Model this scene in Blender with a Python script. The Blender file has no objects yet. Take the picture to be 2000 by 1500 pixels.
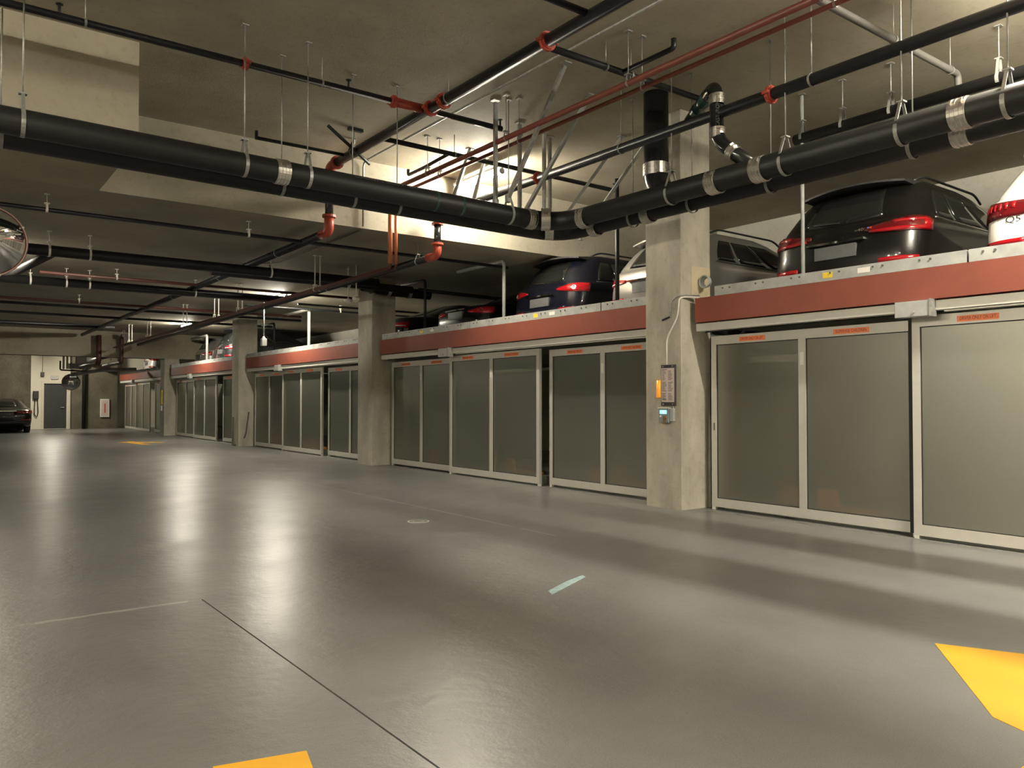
import bpy, math, random
from mathutils import Vector, Matrix
random.seed(7)
scene = bpy.context.scene
C = scene.collection
R = math.radians

# ---------------------------------------------------------------- camera
FPX, HC = 1540.0, 1.33
yaw, pitch = math.atan(1150 / FPX), math.atan(33 / FPX)
F = Vector((math.sin(yaw) * math.cos(pitch), math.cos(yaw) * math.cos(pitch), math.sin(pitch)))
RT = Vector((math.cos(yaw), -math.sin(yaw), 0))
UP = RT.cross(F)
cam = bpy.data.objects.new('camera', bpy.data.cameras.new('camera'))
C.objects.link(cam)
cam.data.sensor_width = 36.0
cam.data.lens = 36.0 * FPX / 2000.0
cam.data.clip_start = 0.05
cam.data.clip_end = 200
M = Matrix((RT, UP, -F)).transposed().to_4x4()
M.translation = (0, 0, HC)
cam.matrix_world = M
scene.camera = cam

# ---------------------------------------------------------------- world and exposure
w = bpy.data.worlds.new('World'); scene.world = w
w.use_nodes = True
w.node_tree.nodes['Background'].inputs[0].default_value = (0.9, 0.85, 0.7, 1)
w.node_tree.nodes['Background'].inputs[1].default_value = 0.0
scene.view_settings.view_transform = 'Standard'
scene.view_settings.look = 'None'
scene.view_settings.exposure = 1.35
scene.view_settings.gamma = 1.0
scene.view_settings.use_curve_mapping = False
scene.cycles.max_bounces = 6
scene.cycles.diffuse_bounces = 5
scene.cycles.glossy_bounces = 3
scene.cycles.transparent_max_bounces = 12
scene.cycles.sample_clamp_indirect = 6.0
scene.cycles.use_denoising = True
scene.cycles.use_adaptive_sampling = True
scene.cycles.adaptive_threshold = 0.035
LIGHT_COL = (1.0, 0.92, 0.755)

# ---------------------------------------------------------------- materials
MAT = {}
def nodes_of(name):
    m = bpy.data.materials.new(name); m.use_nodes = True
    nt = m.node_tree
    return m, nt, nt.nodes['Principled BSDF']

def plain(name, col, rough=0.5, metal=0.0, spec=0.5, coat=0.0, emit=None, es=0.0, alpha=1.0, var=0.08, scale=12.0):
    m, nt, p = nodes_of(name)
    p.inputs['Roughness'].default_value = rough
    p.inputs['Metallic'].default_value = metal
    p.inputs['Specular IOR Level'].default_value = spec
    p.inputs['Coat Weight'].default_value = coat
    p.inputs['Coat Roughness'].default_value = 0.04
    p.inputs['Alpha'].default_value = alpha
    if emit:
        p.inputs['Emission Color'].default_value = (*emit, 1); p.inputs['Emission Strength'].default_value = es
    if var:
        tc = nt.nodes.new('ShaderNodeTexCoord'); n = nt.nodes.new('ShaderNodeTexNoise')
        n.inputs['Scale'].default_value = scale; n.inputs['Detail'].default_value = 4
        nt.links.new(tc.outputs['Object'], n.inputs['Vector'])
        r = nt.nodes.new('ShaderNodeValToRGB')
        r.color_ramp.elements[0].position = 0.3; r.color_ramp.elements[1].position = 0.7
        r.color_ramp.elements[0].color = (*[c * (1 - var) for c in col], 1)
        r.color_ramp.elements[1].color = (*[min(1, c * (1 + var)) for c in col], 1)
        nt.links.new(n.outputs['Fac'], r.inputs['Fac']); nt.links.new(r.outputs['Color'], p.inputs['Base Color'])
    else:
        p.inputs['Base Color'].default_value = (*col, 1)
    MAT[name] = m
    return m

def concrete(name, c1, c2, scale=1.2, rough=0.8, bump=0.25, stain=0.35, streak=(1, 1, 1)):
    m, nt, p = nodes_of(name)
    L = nt.links.new
    tc = nt.nodes.new('ShaderNodeTexCoord'); mp = nt.nodes.new('ShaderNodeMapping')
    mp.inputs['Scale'].default_value = streak
    L(tc.outputs['Object'], mp.inputs['Vector'])
    n1 = nt.nodes.new('ShaderNodeTexNoise'); n1.inputs['Scale'].default_value = scale; n1.inputs['Detail'].default_value = 8; n1.inputs['Roughness'].default_value = 0.6
    L(mp.outputs['Vector'], n1.inputs['Vector'])
    r1 = nt.nodes.new('ShaderNodeValToRGB')
    r1.color_ramp.elements[0].position = 0.35; r1.color_ramp.elements[1].position = 0.68
    r1.color_ramp.elements[0].color = (*c1, 1); r1.color_ramp.elements[1].color = (*c2, 1)
    L(n1.outputs['Fac'], r1.inputs['Fac'])
    n2 = nt.nodes.new('ShaderNodeTexNoise'); n2.inputs['Scale'].default_value = 14; n2.inputs['Detail'].default_value = 6
    L(tc.outputs['Object'], n2.inputs['Vector'])
    r2 = nt.nodes.new('ShaderNodeValToRGB')
    r2.color_ramp.elements[0].position = 0.28; r2.color_ramp.elements[1].position = 0.46
    r2.color_ramp.elements[0].color = (1 - stain, 1 - stain, 1 - stain, 1); r2.color_ramp.elements[1].color = (1, 1, 1, 1)
    L(n2.outputs['Fac'], r2.inputs['Fac'])
    mx = nt.nodes.new('ShaderNodeMix'); mx.data_type = 'RGBA'; mx.blend_type = 'MULTIPLY'
    mx.inputs[0].default_value = 1.0
    L(r1.outputs['Color'], mx.inputs[6]); L(r2.outputs['Color'], mx.inputs[7])
    L(mx.outputs[2], p.inputs['Base Color'])
    p.inputs['Roughness'].default_value = rough
    p.inputs['Specular IOR Level'].default_value = 0.25
    n3 = nt.nodes.new('ShaderNodeTexNoise'); n3.inputs['Scale'].default_value = 45; n3.inputs['Detail'].default_value = 5
    L(tc.outputs['Object'], n3.inputs['Vector'])
    b = nt.nodes.new('ShaderNodeBump'); b.inputs['Strength'].default_value = bump; b.inputs['Distance'].default_value = 0.01
    L(n3.outputs['Fac'], b.inputs['Height']); L(b.outputs['Normal'], p.inputs['Normal'])
    MAT[name] = m
    return m

def floor_material():
    m, nt, p = nodes_of('floor_coating')
    L = nt.links.new
    tc = nt.nodes.new('ShaderNodeTexCoord')
    n1 = nt.nodes.new('ShaderNodeTexNoise'); n1.inputs['Scale'].default_value = 0.9; n1.inputs['Detail'].default_value = 7; n1.inputs['Roughness'].default_value = 0.62
    L(tc.outputs['Object'], n1.inputs['Vector'])
    r1 = nt.nodes.new('ShaderNodeValToRGB')
    r1.color_ramp.elements[0].position = 0.3; r1.color_ramp.elements[1].position = 0.72
    r1.color_ramp.elements[0].color = (0.135, 0.134, 0.131, 1); r1.color_ramp.elements[1].color = (0.175, 0.1735, 0.169, 1)
    L(n1.outputs['Fac'], r1.inputs['Fac'])
    # recoated rectangles with their own outline, and a pale filled joint
    sx = nt.nodes.new('ShaderNodeSeparateXYZ'); L(tc.outputs['Object'], sx.inputs[0])
    def math_(op, a, b):
        n = nt.nodes.new('ShaderNodeMath'); n.operation = op
        for i, v in enumerate((a, b)):
            if isinstance(v, (int, float)): n.inputs[i].default_value = v
            else: L(v, n.inputs[i])
        return n.outputs[0]
    nz = nt.nodes.new('ShaderNodeTexNoise'); nz.inputs['Scale'].default_value = 6; nz.inputs['Detail'].default_value = 3
    L(tc.outputs['Object'], nz.inputs['Vector'])
    wob = math_('MULTIPLY', math_('SUBTRACT', nz.outputs['Fac'], 0.5), 0.05)
    X = math_('ADD', sx.outputs[0], wob); Y = math_('ADD', sx.outputs[1], wob)
    def band(v, a, b): return math_('MULTIPLY', math_('GREATER_THAN', v, a), math_('LESS_THAN', v, b))
    def rect(x0, x1, y0, y1): return math_('MULTIPLY', band(X, x0, x1), band(Y, y0, y1))
    dark = math_('ADD', math_('ADD', rect(0.28, 0.98, 3.05, 3.55), rect(0.30, 0.92, 4.1, 4.85)), rect(0.98, 1.04, 3.0, 4.0))
    lines = math_('ADD', rect(-0.6, 1.5, 5.49, 5.53), math_('MULTIPLY', band(sx.outputs[0], 5.0, 5.035), band(sx.outputs[1], 6.0, 15.4)))
    n6 = nt.nodes.new('ShaderNodeTexNoise'); n6.inputs['Scale'].default_value = 2.2; n6.inputs['Detail'].default_value = 5
    L(tc.outputs['Object'], n6.inputs['Vector'])
    lines = math_('MULTIPLY', lines, math_('GREATER_THAN', n6.outputs['Fac'], 0.44))
    m1 = nt.nodes.new('ShaderNodeMix'); m1.data_type = 'RGBA'
    L(math_('MULTIPLY', dark, 0.35), m1.inputs[0]); L(r1.outputs['Color'], m1.inputs[6]); m1.inputs[7].default_value = (0.13, 0.129, 0.125, 1)
    m2 = nt.nodes.new('ShaderNodeMix'); m2.data_type = 'RGBA'
    L(math_('MULTIPLY', lines, 0.5), m2.inputs[0]); L(m1.outputs[2], m2.inputs[6]); m2.inputs[7].default_value = (0.42, 0.41, 0.38, 1)
    n7 = nt.nodes.new('ShaderNodeTexNoise'); n7.inputs['Scale'].default_value = 160; n7.inputs['Detail'].default_value = 3
    L(tc.outputs['Object'], n7.inputs['Vector'])
    r7 = nt.nodes.new('ShaderNodeValToRGB'); r7.color_ramp.elements[0].position = 0.32; r7.color_ramp.elements[1].position = 0.68
    r7.color_ramp.elements[0].color = (0.80, 0.80, 0.80, 1); r7.color_ramp.elements[1].color = (1.2, 1.2, 1.2, 1)
    L(n7.outputs['Fac'], r7.inputs['Fac'])
    m7 = nt.nodes.new('ShaderNodeMix'); m7.data_type = 'RGBA'; m7.blend_type = 'MULTIPLY'; m7.inputs[0].default_value = 1.0
    L(m2.outputs[2], m7.inputs[6]); L(r7.outputs['Color'], m7.inputs[7])
    L(m7.outputs[2], p.inputs['Base Color'])
    # gloss varies over the worn coating
    r2 = nt.nodes.new('ShaderNodeMapRange')
    r2.inputs[1].default_value = 0.3; r2.inputs[2].default_value = 0.7; r2.inputs[3].default_value = 0.285; r2.inputs[4].default_value = 0.36
    n4 = nt.nodes.new('ShaderNodeTexNoise'); n4.inputs['Scale'].default_value = 1.7; n4.inputs['Detail'].default_value = 6
    L(tc.outputs['Object'], n4.inputs['Vector']); L(n4.outputs['Fac'], r2.inputs[0]); L(r2.outputs[0], p.inputs['Roughness'])
    p.inputs['Specular IOR Level'].default_value = 0.55
    n3 = nt.nodes.new('ShaderNodeTexNoise'); n3.inputs['Scale'].default_value = 70; n3.inputs['Detail'].default_value = 2
    n5 = nt.nodes.new('ShaderNodeTexNoise'); n5.inputs['Scale'].default_value = 12; n5.inputs['Detail'].default_value = 2
    L(tc.outputs['Object'], n3.inputs['Vector']); L(tc.outputs['Object'], n5.inputs['Vector'])
    h = math_('ADD', math_('MULTIPLY', n3.outputs['Fac'], 0.07), math_('MULTIPLY', n5.outputs['Fac'], 0.30))
    b = nt.nodes.new('ShaderNodeBump'); b.inputs['Strength'].default_value = 0.5; b.inputs['Distance'].default_value = 0.02
    L(h, b.inputs['Height']); L(b.outputs['Normal'], p.inputs['Normal'])
    MAT['floor'] = m

def glass_material():
    m, nt, p = nodes_of('frosted_glass')
    L = nt.links.new
    p.inputs['Base Color'].default_value = (0.60, 0.585, 0.53, 1)
    p.inputs['Roughness'].default_value = 0.36
    p.inputs['Specular IOR Level'].default_value = 0.5
    p.inputs['Metallic'].default_value = 0.9
    tc = nt.nodes.new('ShaderNodeTexCoord'); n = nt.nodes.new('ShaderNodeTexNoise'); n.inputs['Scale'].default_value = 90
    L(tc.outputs['Object'], n.inputs['Vector'])
    b = nt.nodes.new('ShaderNodeBump'); b.inputs['Strength'].default_value = 0.12; b.inputs['Distance'].default_value = 0.004
    L(n.outputs['Fac'], b.inputs['Height']); L(b.outputs['Normal'], p.inputs['Normal'])
    t = nt.nodes.new('ShaderNodeBsdfTransparent'); t.inputs[0].default_value = (0.85, 0.87, 0.8, 1)
    mx = nt.nodes.new('ShaderNodeMixShader'); mx.inputs[0].default_value = 0.6
    L(p.outputs[0], mx.inputs[1]); L(t.outputs[0], mx.inputs[2])
    L(mx.outputs[0], nt.nodes['Material Output'].inputs[0])
    MAT['glass'] = m

floor_material(); glass_material()
concrete('ceiling', (0.30, 0.27, 0.205), (0.40, 0.365, 0.285), 0.8, bump=0.2, stain=0.12)
concrete('ceiling_low', (0.27, 0.245, 0.19), (0.36, 0.33, 0.26), 0.8, bump=0.2, stain=0.15)
concrete('column', (0.33, 0.305, 0.25), (0.52, 0.49, 0.41), 2.2, bump=0.25, stain=0.12, streak=(1, 1, 0.45))
concrete('wall', (0.38, 0.365, 0.31), (0.46, 0.44, 0.38), 1.0, bump=0.1, stain=0.1)
concrete('wall_paint', (0.74, 0.70, 0.58), (0.80, 0.76, 0.64), 1.0, bump=0.05, stain=0.05)
concrete('wall_dark', (0.10, 0.09, 0.064), (0.16, 0.143, 0.105), 1.5, bump=0.2, stain=0.3)  # dark concrete; on the two left walls its darkness stands in for shade
concrete('patch', (0.5, 0.42, 0.28), (0.58, 0.5, 0.35), 2.0, bump=0.1, stain=0.1)
plain('cast_iron', (0.013, 0.0125, 0.012), 0.48, 0, 0.35)
plain('iron_gloss', (0.012, 0.013, 0.013), 0.18, 0, 0.6)
plain('sprinkler_black', (0.012, 0.0125, 0.014), 0.42, 0.0, 0.4)
plain('pipe_green', (0.02, 0.06, 0.045), 0.25, 0.1)
plain('dust_grey', (0.09, 0.085, 0.075), 0.7)
plain('stainless', (0.62, 0.6, 0.56), 0.28, 0.95, var=0.12, scale=40)
plain('galvanised', (0.33, 0.33, 0.31), 0.48, 0.55, var=0.18, scale=25)
plain('galv_paint', (0.36, 0.37, 0.35), 0.55, 0.15, var=0.15, scale=8)
plain('red_fitting', (0.34, 0.05, 0.028), 0.42)
plain('red_pipe', (0.15, 0.040, 0.025), 0.45)
plain('maroon_pipe', (0.075, 0.022, 0.016), 0.5)
plain('copper_pipe', (0.40, 0.13, 0.06), 0.38, 0.3)
plain('beam_red', (0.205, 0.050, 0.029), 0.55, var=0.07, scale=4)
plain('beam_end', (0.10, 0.08, 0.06), 0.6)
plain('gate_metal', (0.56, 0.54, 0.49), 0.42, 0.25, var=0.03)
plain('track_metal', (0.60, 0.585, 0.53), 0.4, 0.2, var=0.03)
plain('box_grey', (0.40, 0.40, 0.39), 0.45, 0.2)
plain('rubber', (0.012, 0.012, 0.012), 0.7)  # rubber parts, plus the shaded gap painted on one gate stile
plain('dark_gap', (0.01, 0.01, 0.009), 0.9)
plain('orange_sticker', (0.85, 0.24, 0.10), 0.5, var=0.0)
plain('sticker_ink', (0.32, 0.06, 0.02), 0.5, var=0.0)
plain('white_sticker', (0.75, 0.72, 0.66), 0.5, var=0.0)
plain('yellow_sticker', (0.75, 0.55, 0.05), 0.5, var=0.0)
plain('grey_ink', (0.16, 0.14, 0.13), 0.6, var=0.0)
plain('sheet', (0.56, 0.47, 0.43), 0.45, var=0.03)
plain('panel_dark', (0.045, 0.04, 0.038), 0.4)
plain('beacon_orange', (0.85, 0.33, 0.03), 0.25, coat=0.5, emit=(1.0, 0.4, 0.04), es=0.15)
plain('control_grey', (0.22, 0.25, 0.26), 0.45)
plain('screen_cyan', (0.1, 0.5, 0.55), 0.2, emit=(0.25, 0.85, 0.95), es=0.9, var=0)
plain('brass', (0.65, 0.36, 0.16), 0.3, 0.9)
plain('paint_yellow', (0.70, 0.36, 0.015), 0.38, 0.0, 0.5, var=0.06, scale=3)
plain('paint_white', (0.55, 0.54, 0.5), 0.5, var=0.2)
plain('chalk_blue', (0.30, 0.42, 0.44), 0.6, var=0.3, scale=30)
plain('white_plastic', (0.72, 0.70, 0.64), 0.4)
plain('mirror', (0.75, 0.75, 0.76), 0.04, 1.0, var=0)
plain('mirror_rim', (0.12, 0.12, 0.125), 0.2, 0.4)
plain('pink_reflection', (0.5, 0.26, 0.2), 0.4)
plain('door_grey', (0.045, 0.045, 0.045), 0.5)
plain('frame_cream', (0.72, 0.68, 0.54), 0.45)
plain('tyre', (0.015, 0.015, 0.015), 0.8)
plain('alloy', (0.4, 0.4, 0.41), 0.3, 0.9)
for es in (60, 95, 150, 190, 260, 450, 900): plain(f'lamp_glow_{es}', (1, 1, 1), 0.5, emit=LIGHT_COL, es=es, var=0)
plain('lamp_housing', (0.6, 0.6, 0.56), 0.4)
plain('car_black', (0.006, 0.005, 0.0045), 0.3, 0.0, 0.3, coat=0.5, var=0)
plain('car_navy', (0.004, 0.0045, 0.010), 0.3, 0.0, 0.3, coat=0.6, var=0)
plain('car_graphite', (0.03, 0.032, 0.035), 0.25, 0.4, 0.5, coat=1.0, var=0)
plain('car_white', (0.78, 0.76, 0.70), 0.25, 0.0, 0.5, coat=1.0, var=0)
plain('car_silver', (0.36, 0.345, 0.32), 0.3, 0.6, 0.5, coat=1.0, var=0)
plain('car_glass', (0.012, 0.012, 0.011), 0.05, 0, 0.6, var=0)
plain('car_trim', (0.02, 0.02, 0.02), 0.5)
plain('tail_red', (0.30, 0.006, 0.010), 0.08, 0, 0.6, coat=0.6, var=0)
plain('tail_dark', (0.10, 0.004, 0.006), 0.08, 0, 0.6, coat=1.0, var=0)
plain('chrome', (0.8, 0.79, 0.76), 0.1, 1.0, var=0)
plain('plate', (0.10, 0.10, 0.10), 0.5, var=0.1)
plain('badge_blue', (0.1, 0.25, 0.7), 0.3, var=0)
plain('badge_red', (0.7, 0.06, 0.04), 0.3, var=0)
plain('orange_steel', (0.75, 0.30, 0.12), 0.5)
plain('sign_red', (0.5, 0.05, 0.03), 0.5)

# ---------------------------------------------------------------- mesh helpers
class MB:
    def __init__(s): s.v = []; s.f = []; s.sm = []
    def add(s, vs, fs, smooth=False):
        o = len(s.v); s.v += [tuple(p) for p in vs]
        s.f += [tuple(i + o for i in f) for f in fs]; s.sm += [smooth] * len(fs); return s
    def box(s, x0, x1, y0, y1, z0, z1):
        x0, x1 = min(x0, x1), max(x0, x1); y0, y1 = min(y0, y1), max(y0, y1); z0, z1 = min(z0, z1), max(z0, z1)
        v = [(x, y, z) for z in (z0, z1) for y in (y0, y1) for x in (x0, x1)]
        return s.add(v, [(0, 2, 3, 1), (4, 5, 7, 6), (0, 1, 5, 4), (2, 6, 7, 3), (0, 4, 6, 2), (1, 3, 7, 5)])
    def bar(s, a, b, wx, wy=None, up=(0, 0, 1)):
        wy = wy or wx; a = Vector(a); b = Vector(b); d = (b - a).normalized()
        u = Vector(up)
        if abs(d.dot(u)) > 0.98: u = Vector((1, 0, 0))
        s1 = d.cross(u).normalized(); s2 = s1.cross(d).normalized()
        v = []
        for p in (a, b):
            for i, j in ((-1, -1), (1, -1), (1, 1), (-1, 1)): v.append(p + s1 * (i * wx / 2) + s2 * (j * wy / 2))
        return s.add(v, [(0, 1, 2, 3), (7, 6, 5, 4), (0, 4, 5, 1), (1, 5, 6, 2), (2, 6, 7, 3), (3, 7, 4, 0)])
    def tube(s, path, r, n=12, cap=True):
        P = [Vector(p) for p in path]; rs = r if isinstance(r, (list, tuple)) else [r] * len(P)
        T = []
        for i in range(len(P)):
            a = P[max(0, i - 1)]; b = P[min(len(P) - 1, i + 1)]; T.append((b - a).normalized())
        ref = Vector((0, 0, 1)) if abs(T[0].z) < 0.9 else Vector((1, 0, 0))
        u = T[0].cross(ref).normalized(); vs = []
        for i, p in enumerate(P):
            u = (u - T[i] * u.dot(T[i]))
            u = u.normalized() if u.length > 1e-6 else T[i].orthogonal().normalized()
            v = T[i].cross(u)
            for k in range(n):
                a = 2 * math.pi * k / n; vs.append(p + (u * math.cos(a) + v * math.sin(a)) * rs[i])
        fs = []
        for i in range(len(P) - 1):
            for k in range(n):
                k2 = (k + 1) % n; fs.append((i * n + k, i * n + k2, (i + 1) * n + k2, (i + 1) * n + k))
        s.add(vs, fs, True)
        if cap:
            o = len(s.v) - len(vs)
            s.f += [tuple(o + k for k in reversed(range(n))), tuple(o + (len(P) - 1) * n + k for k in range(n))]; s.sm += [False, False]
        return s
    def ring(s, c, axis, r, width, th=0.006, n=24, ribs=0):
        """a band of the given width round a pipe, with optional raised ribs"""
        c = Vector(c); ax = Vector(axis).normalized()
        prof = [(-width / 2, r), (-width / 2, r + th)]
        for k in range(ribs):
            t0 = -width / 2 + width * (k + 0.25) / ribs; t1 = -width / 2 + width * (k + 0.75) / ribs
            prof += [(t0, r + th), (t0, r + th * 1.7), (t1, r + th * 1.7), (t1, r + th)]
        prof += [(width / 2, r + th), (width / 2, r)]
        u = ax.orthogonal().normalized(); v = ax.cross(u); vs = []; m = len(prof)
        for k in range(n):
            a = 2 * math.pi * k / n; d = u * math.cos(a) + v * math.sin(a)
            for t, rr in prof: vs.append(c + ax * t + d * rr)
        fs = []
        for k in range(n):
            k2 = (k + 1) % n
            for j in range(m - 1): fs.append((k * m + j, k * m + j + 1, k2 * m + j + 1, k2 * m + j))
        return s.add(vs, fs, False)
    def poly(s, pts, z0, z1):
        n = len(pts); v = [(x, y, z0) for x, y in pts] + [(x, y, z1) for x, y in pts]
        return s.add(v, [tuple(reversed(range(n))), tuple(range(n, 2 * n))] + [(i, (i + 1) % n, n + (i + 1) % n, n + i) for i in range(n)])
    def build(s, name, mat, parent=None, local=False, bevel=0):
        off = Vector((0, 0, 0))
        if parent and not local:
            q = parent
            while q: off += q.location; q = q.parent
        me = bpy.data.meshes.new(name)
        me.from_pydata([tuple(Vector(p) - off) for p in s.v], [], s.f)
        me.polygons.foreach_set('use_smooth', s.sm); me.update()
        me.materials.append(MAT[mat])
        o = bpy.data.objects.new(name, me); C.objects.link(o)
        if parent: o.parent = parent
        if bevel:
            b = o.modifiers.new('bevel', 'BEVEL'); b.width = bevel; b.segments = 2; b.limit_method = 'ANGLE'
        return o

def fillet(pts, rad, k=5):
    P = [Vector(p) for p in pts]; out = [P[0]]
    for i in range(1, len(P) - 1):
        a, b, c = P[i - 1], P[i], P[i + 1]
        d1 = (a - b); d2 = (c - b); t = min(rad, d1.length * 0.49, d2.length * 0.49)
        p1 = b + d1.normalized() * t; p2 = b + d2.normalized() * t
        for j in range(k + 1):
            s = j / k; out.append(p1 * (1 - s) ** 2 + b * 2 * s * (1 - s) + p2 * s * s)
    out.append(P[-1]); return out

def tag(o, label=None, cat=None, group=None, kind=None):
    if label: o['label'] = label
    if cat: o['category'] = cat
    if group: o['group'] = group
    if kind: o['kind'] = kind
    return o
def thing(name, loc, label, cat, group=None):
    o = bpy.data.objects.new(name, None); o.empty_display_size = 0.1; C.objects.link(o); o.location = loc
    return tag(o, label, cat, group)
def struct(name, mb, mat, label=None, parent=None, bevel=0):
    o = mb.build(name, mat, parent, bevel=bevel)
    if not parent: o['kind'] = 'structure'
    if label: o['label'] = label
    return o
def text_mesh(name, txt, size, origin, ex, ey, mat, parent, ext=0.0008, width=None):
    cu = bpy.data.curves.new(name, 'FONT'); cu.body = txt; cu.size = size; cu.extrude = ext; cu.align_x = 'CENTER'; cu.align_y = 'CENTER'
    ob = bpy.data.objects.new(name + '_tmp', cu); C.objects.link(ob)
    bpy.context.view_layer.update()
    me = bpy.data.meshes.new_from_object(ob.evaluated_get(bpy.context.evaluated_depsgraph_get()))
    bpy.data.objects.remove(ob); me.name = name
    sx = 1.0
    if width:
        xs = [v.co.x for v in me.vertices]; sx = width / max(1e-6, max(xs) - min(xs))
    ex = Vector(ex); ey = Vector(ey); ez = ex.cross(ey); o0 = Vector(origin)
    off = Vector((0, 0, 0)); q = parent
    while q: off += q.location; q = q.parent
    for v in me.vertices: v.co = o0 + ex * (v.co.x * sx) + ey * v.co.y + ez * v.co.z - off
    me.materials.clear(); me.materials.append(MAT[mat])
    o = bpy.data.objects.new(name, me); C.objects.link(o); o.parent = parent
    return o

ZU, ZL = 4.92, 3.90          # upper slab soffit, lower slab soffit
XC, XB = 7.40, 7.95          # column front and back faces
YS = 10.70                   # the drop between the two soffits

# ================================================================ STRUCTURE
fl = struct('floor', MB().box(-9, 13.6, -7, 46, -0.16, -0.02), 'dark_gap', 'grey coated concrete garage floor')
g = 0.005
for k, (x0, x1, y0, y1) in enumerate([(-9, 1.515 - g, -7, 5.5), (1.515 + g, 7.78, -7, 5.5), (-9, 7.78, 5.5, 46), (7.78, 13.6, -7, 46)]):
    MB().box(x0, x1, y0, y1, -0.02, 0).build('slab', 'floor', fl)
struct('ceiling_upper', MB().box(-9, 13.6, -7, YS + 0.2, ZU, ZU + 0.2), 'ceiling', 'rough concrete upper soffit')
struct('ceiling_lower', MB().box(-9, 13.6, YS, 46, ZL, ZU), 'ceiling_low', 'lower concrete soffit beyond the drop')
struct('trim_1', MB().box(-9, 1.69, 8.5, YS, ZL, ZU), 'ceiling', 'concrete downstand block')
struct('trim_2', MB().box(-9, 13.6, 32.25, 32.85, 2.95, ZL), 'ceiling_low', 'far concrete downstand beam')
struct('wall_right', MB().box(13.4, 13.6, -7, 18.9, 0, ZU), 'wall')
struct('wall_right_far', MB().box(12.4, 12.6, 18.9, 43, 0, ZL), 'wall')
struct('wall_left', MB().box(-9.2, -9, -7, 13.8, 0, ZU), 'wall_paint')
struct('wall_left_far', MB().box(-9.2, -9, 13.8, 46, 0, ZL), 'wall_dark')  # unseen wall, coloured dark so the second-bay panes mirror an unlit aisle
struct('wall_back', MB().box(-9.2, 13.6, -7.2, -7, 0, ZU), 'wall_paint')
wf = struct('wall_far', MB().box(4.02, 4.50, 43, 43.2, 0, ZL).box(5.56, 11.6, 43, 43.2, 0, ZL).box(4.50, 5.56, 43, 43.2, 2.2, ZL), 'wall_paint')
struct('wall_far_left', MB().box(-9, 4.02, 42.9, 43.2, 0, ZL), 'wall_dark')  # shaded left part of the far wall, its shade put into the colour
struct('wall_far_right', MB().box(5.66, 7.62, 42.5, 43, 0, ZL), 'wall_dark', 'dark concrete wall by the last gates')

# columns (bottom patched render, front chipped)
COLS = [(6.46, 7.05), (14.74, 15.39), (23.3, 23.92), (32.2, 32.83)]
clabel = ['nearest concrete column carrying the control panel', 'concrete column with black drain pipes at its head',
          'concrete column with a curved conduit at its foot', 'far concrete column under the downstand beam']
for (a, b), lb in zip(COLS, clabel):
    top = ZU if a < YS else (ZL if a < 30 else 2.95)
    o = struct('column', MB().box(XC, XB, a, b, -0.03, top), 'column', lb, bevel=0.012)
# ================================================================ LIGHTS
def ceiling_light(x, y0, y1, z, ztop, label, es=95):
    t = thing('ceiling_light', (x, (y0 + y1) / 2, z), label, 'light', 'fluorescent ceiling lights')
    MB().box(x - 0.055, x + 0.055, y0, y1, z + 0.045, z + 0.08).build('housing', 'lamp_housing', t)
    MB().tube([(x, y0 + 0.02, z), (x, y1 - 0.02, z)], 0.042, 14).build('tube_lamp', f'lamp_glow_{es}', t)
    for y in (y0 + 0.01, y1 - 0.01): MB().tube([(x, y - 0.01, z), (x, y + 0.01, z)], 0.046, 14).build('end_cap', 'lamp_housing', t)
    for y in (y0 + 0.2, y1 - 0.2): MB().tube([(x, y, z + 0.07), (x, y, ztop)], 0.008, 8).build('stem', 'galvanised', t)
ceiling_light(6.75, 9.28, 10.52, 4.70, ZU, 'bright tube light on the upper soffit behind the steel struts', 190)
ceiling_light(6.75, 1.15, 2.4, 4.70, ZU, 'tube light above the nearest gates at the upper right', 450)
ceiling_light(6.9, 18.2, 19.45, 3.82, ZL, 'tube light on the lower soffit behind the black drain', 190)
ceiling_light(6.97, 26.6, 27.9, 3.82, ZL, 'small bright tube light far down the gate row', 190)
ceiling_light(0.6, 15.0, 16.25, 3.82, ZL, 'tube light over the left side of the aisle')
ceiling_light(4.6, 39.4, 40.65, 3.7, ZL, 'tube light near the far door behind the beam', 190)
ceiling_light(-2.2, 1.0, 2.25, 4.70, ZU, 'tube light over the left near part of the aisle', 60)
ceiling_light(4.4, -2.2, -0.95, 4.70, ZU, 'tube light overhead behind the camera', 450)
ceiling_light(-7.4, 8.0, 9.25, 4.70, ZU, 'added unseen tube light, farther of two lighting the left wall', 450)  # added out of view to light the left wall mirrored in the panes
ceiling_light(-7.4, 3.0, 4.25, 4.70, ZU, 'added unseen tube light, nearer of two lighting the left wall', 450)  # second added lamp for the left wall, also out of view
ceiling_light(-1.5, 26.0, 27.25, 3.82, ZL, 'added unseen tube light at the left, brightening the far beam', 60)  # added out of view to lift the far downstand beam

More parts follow.
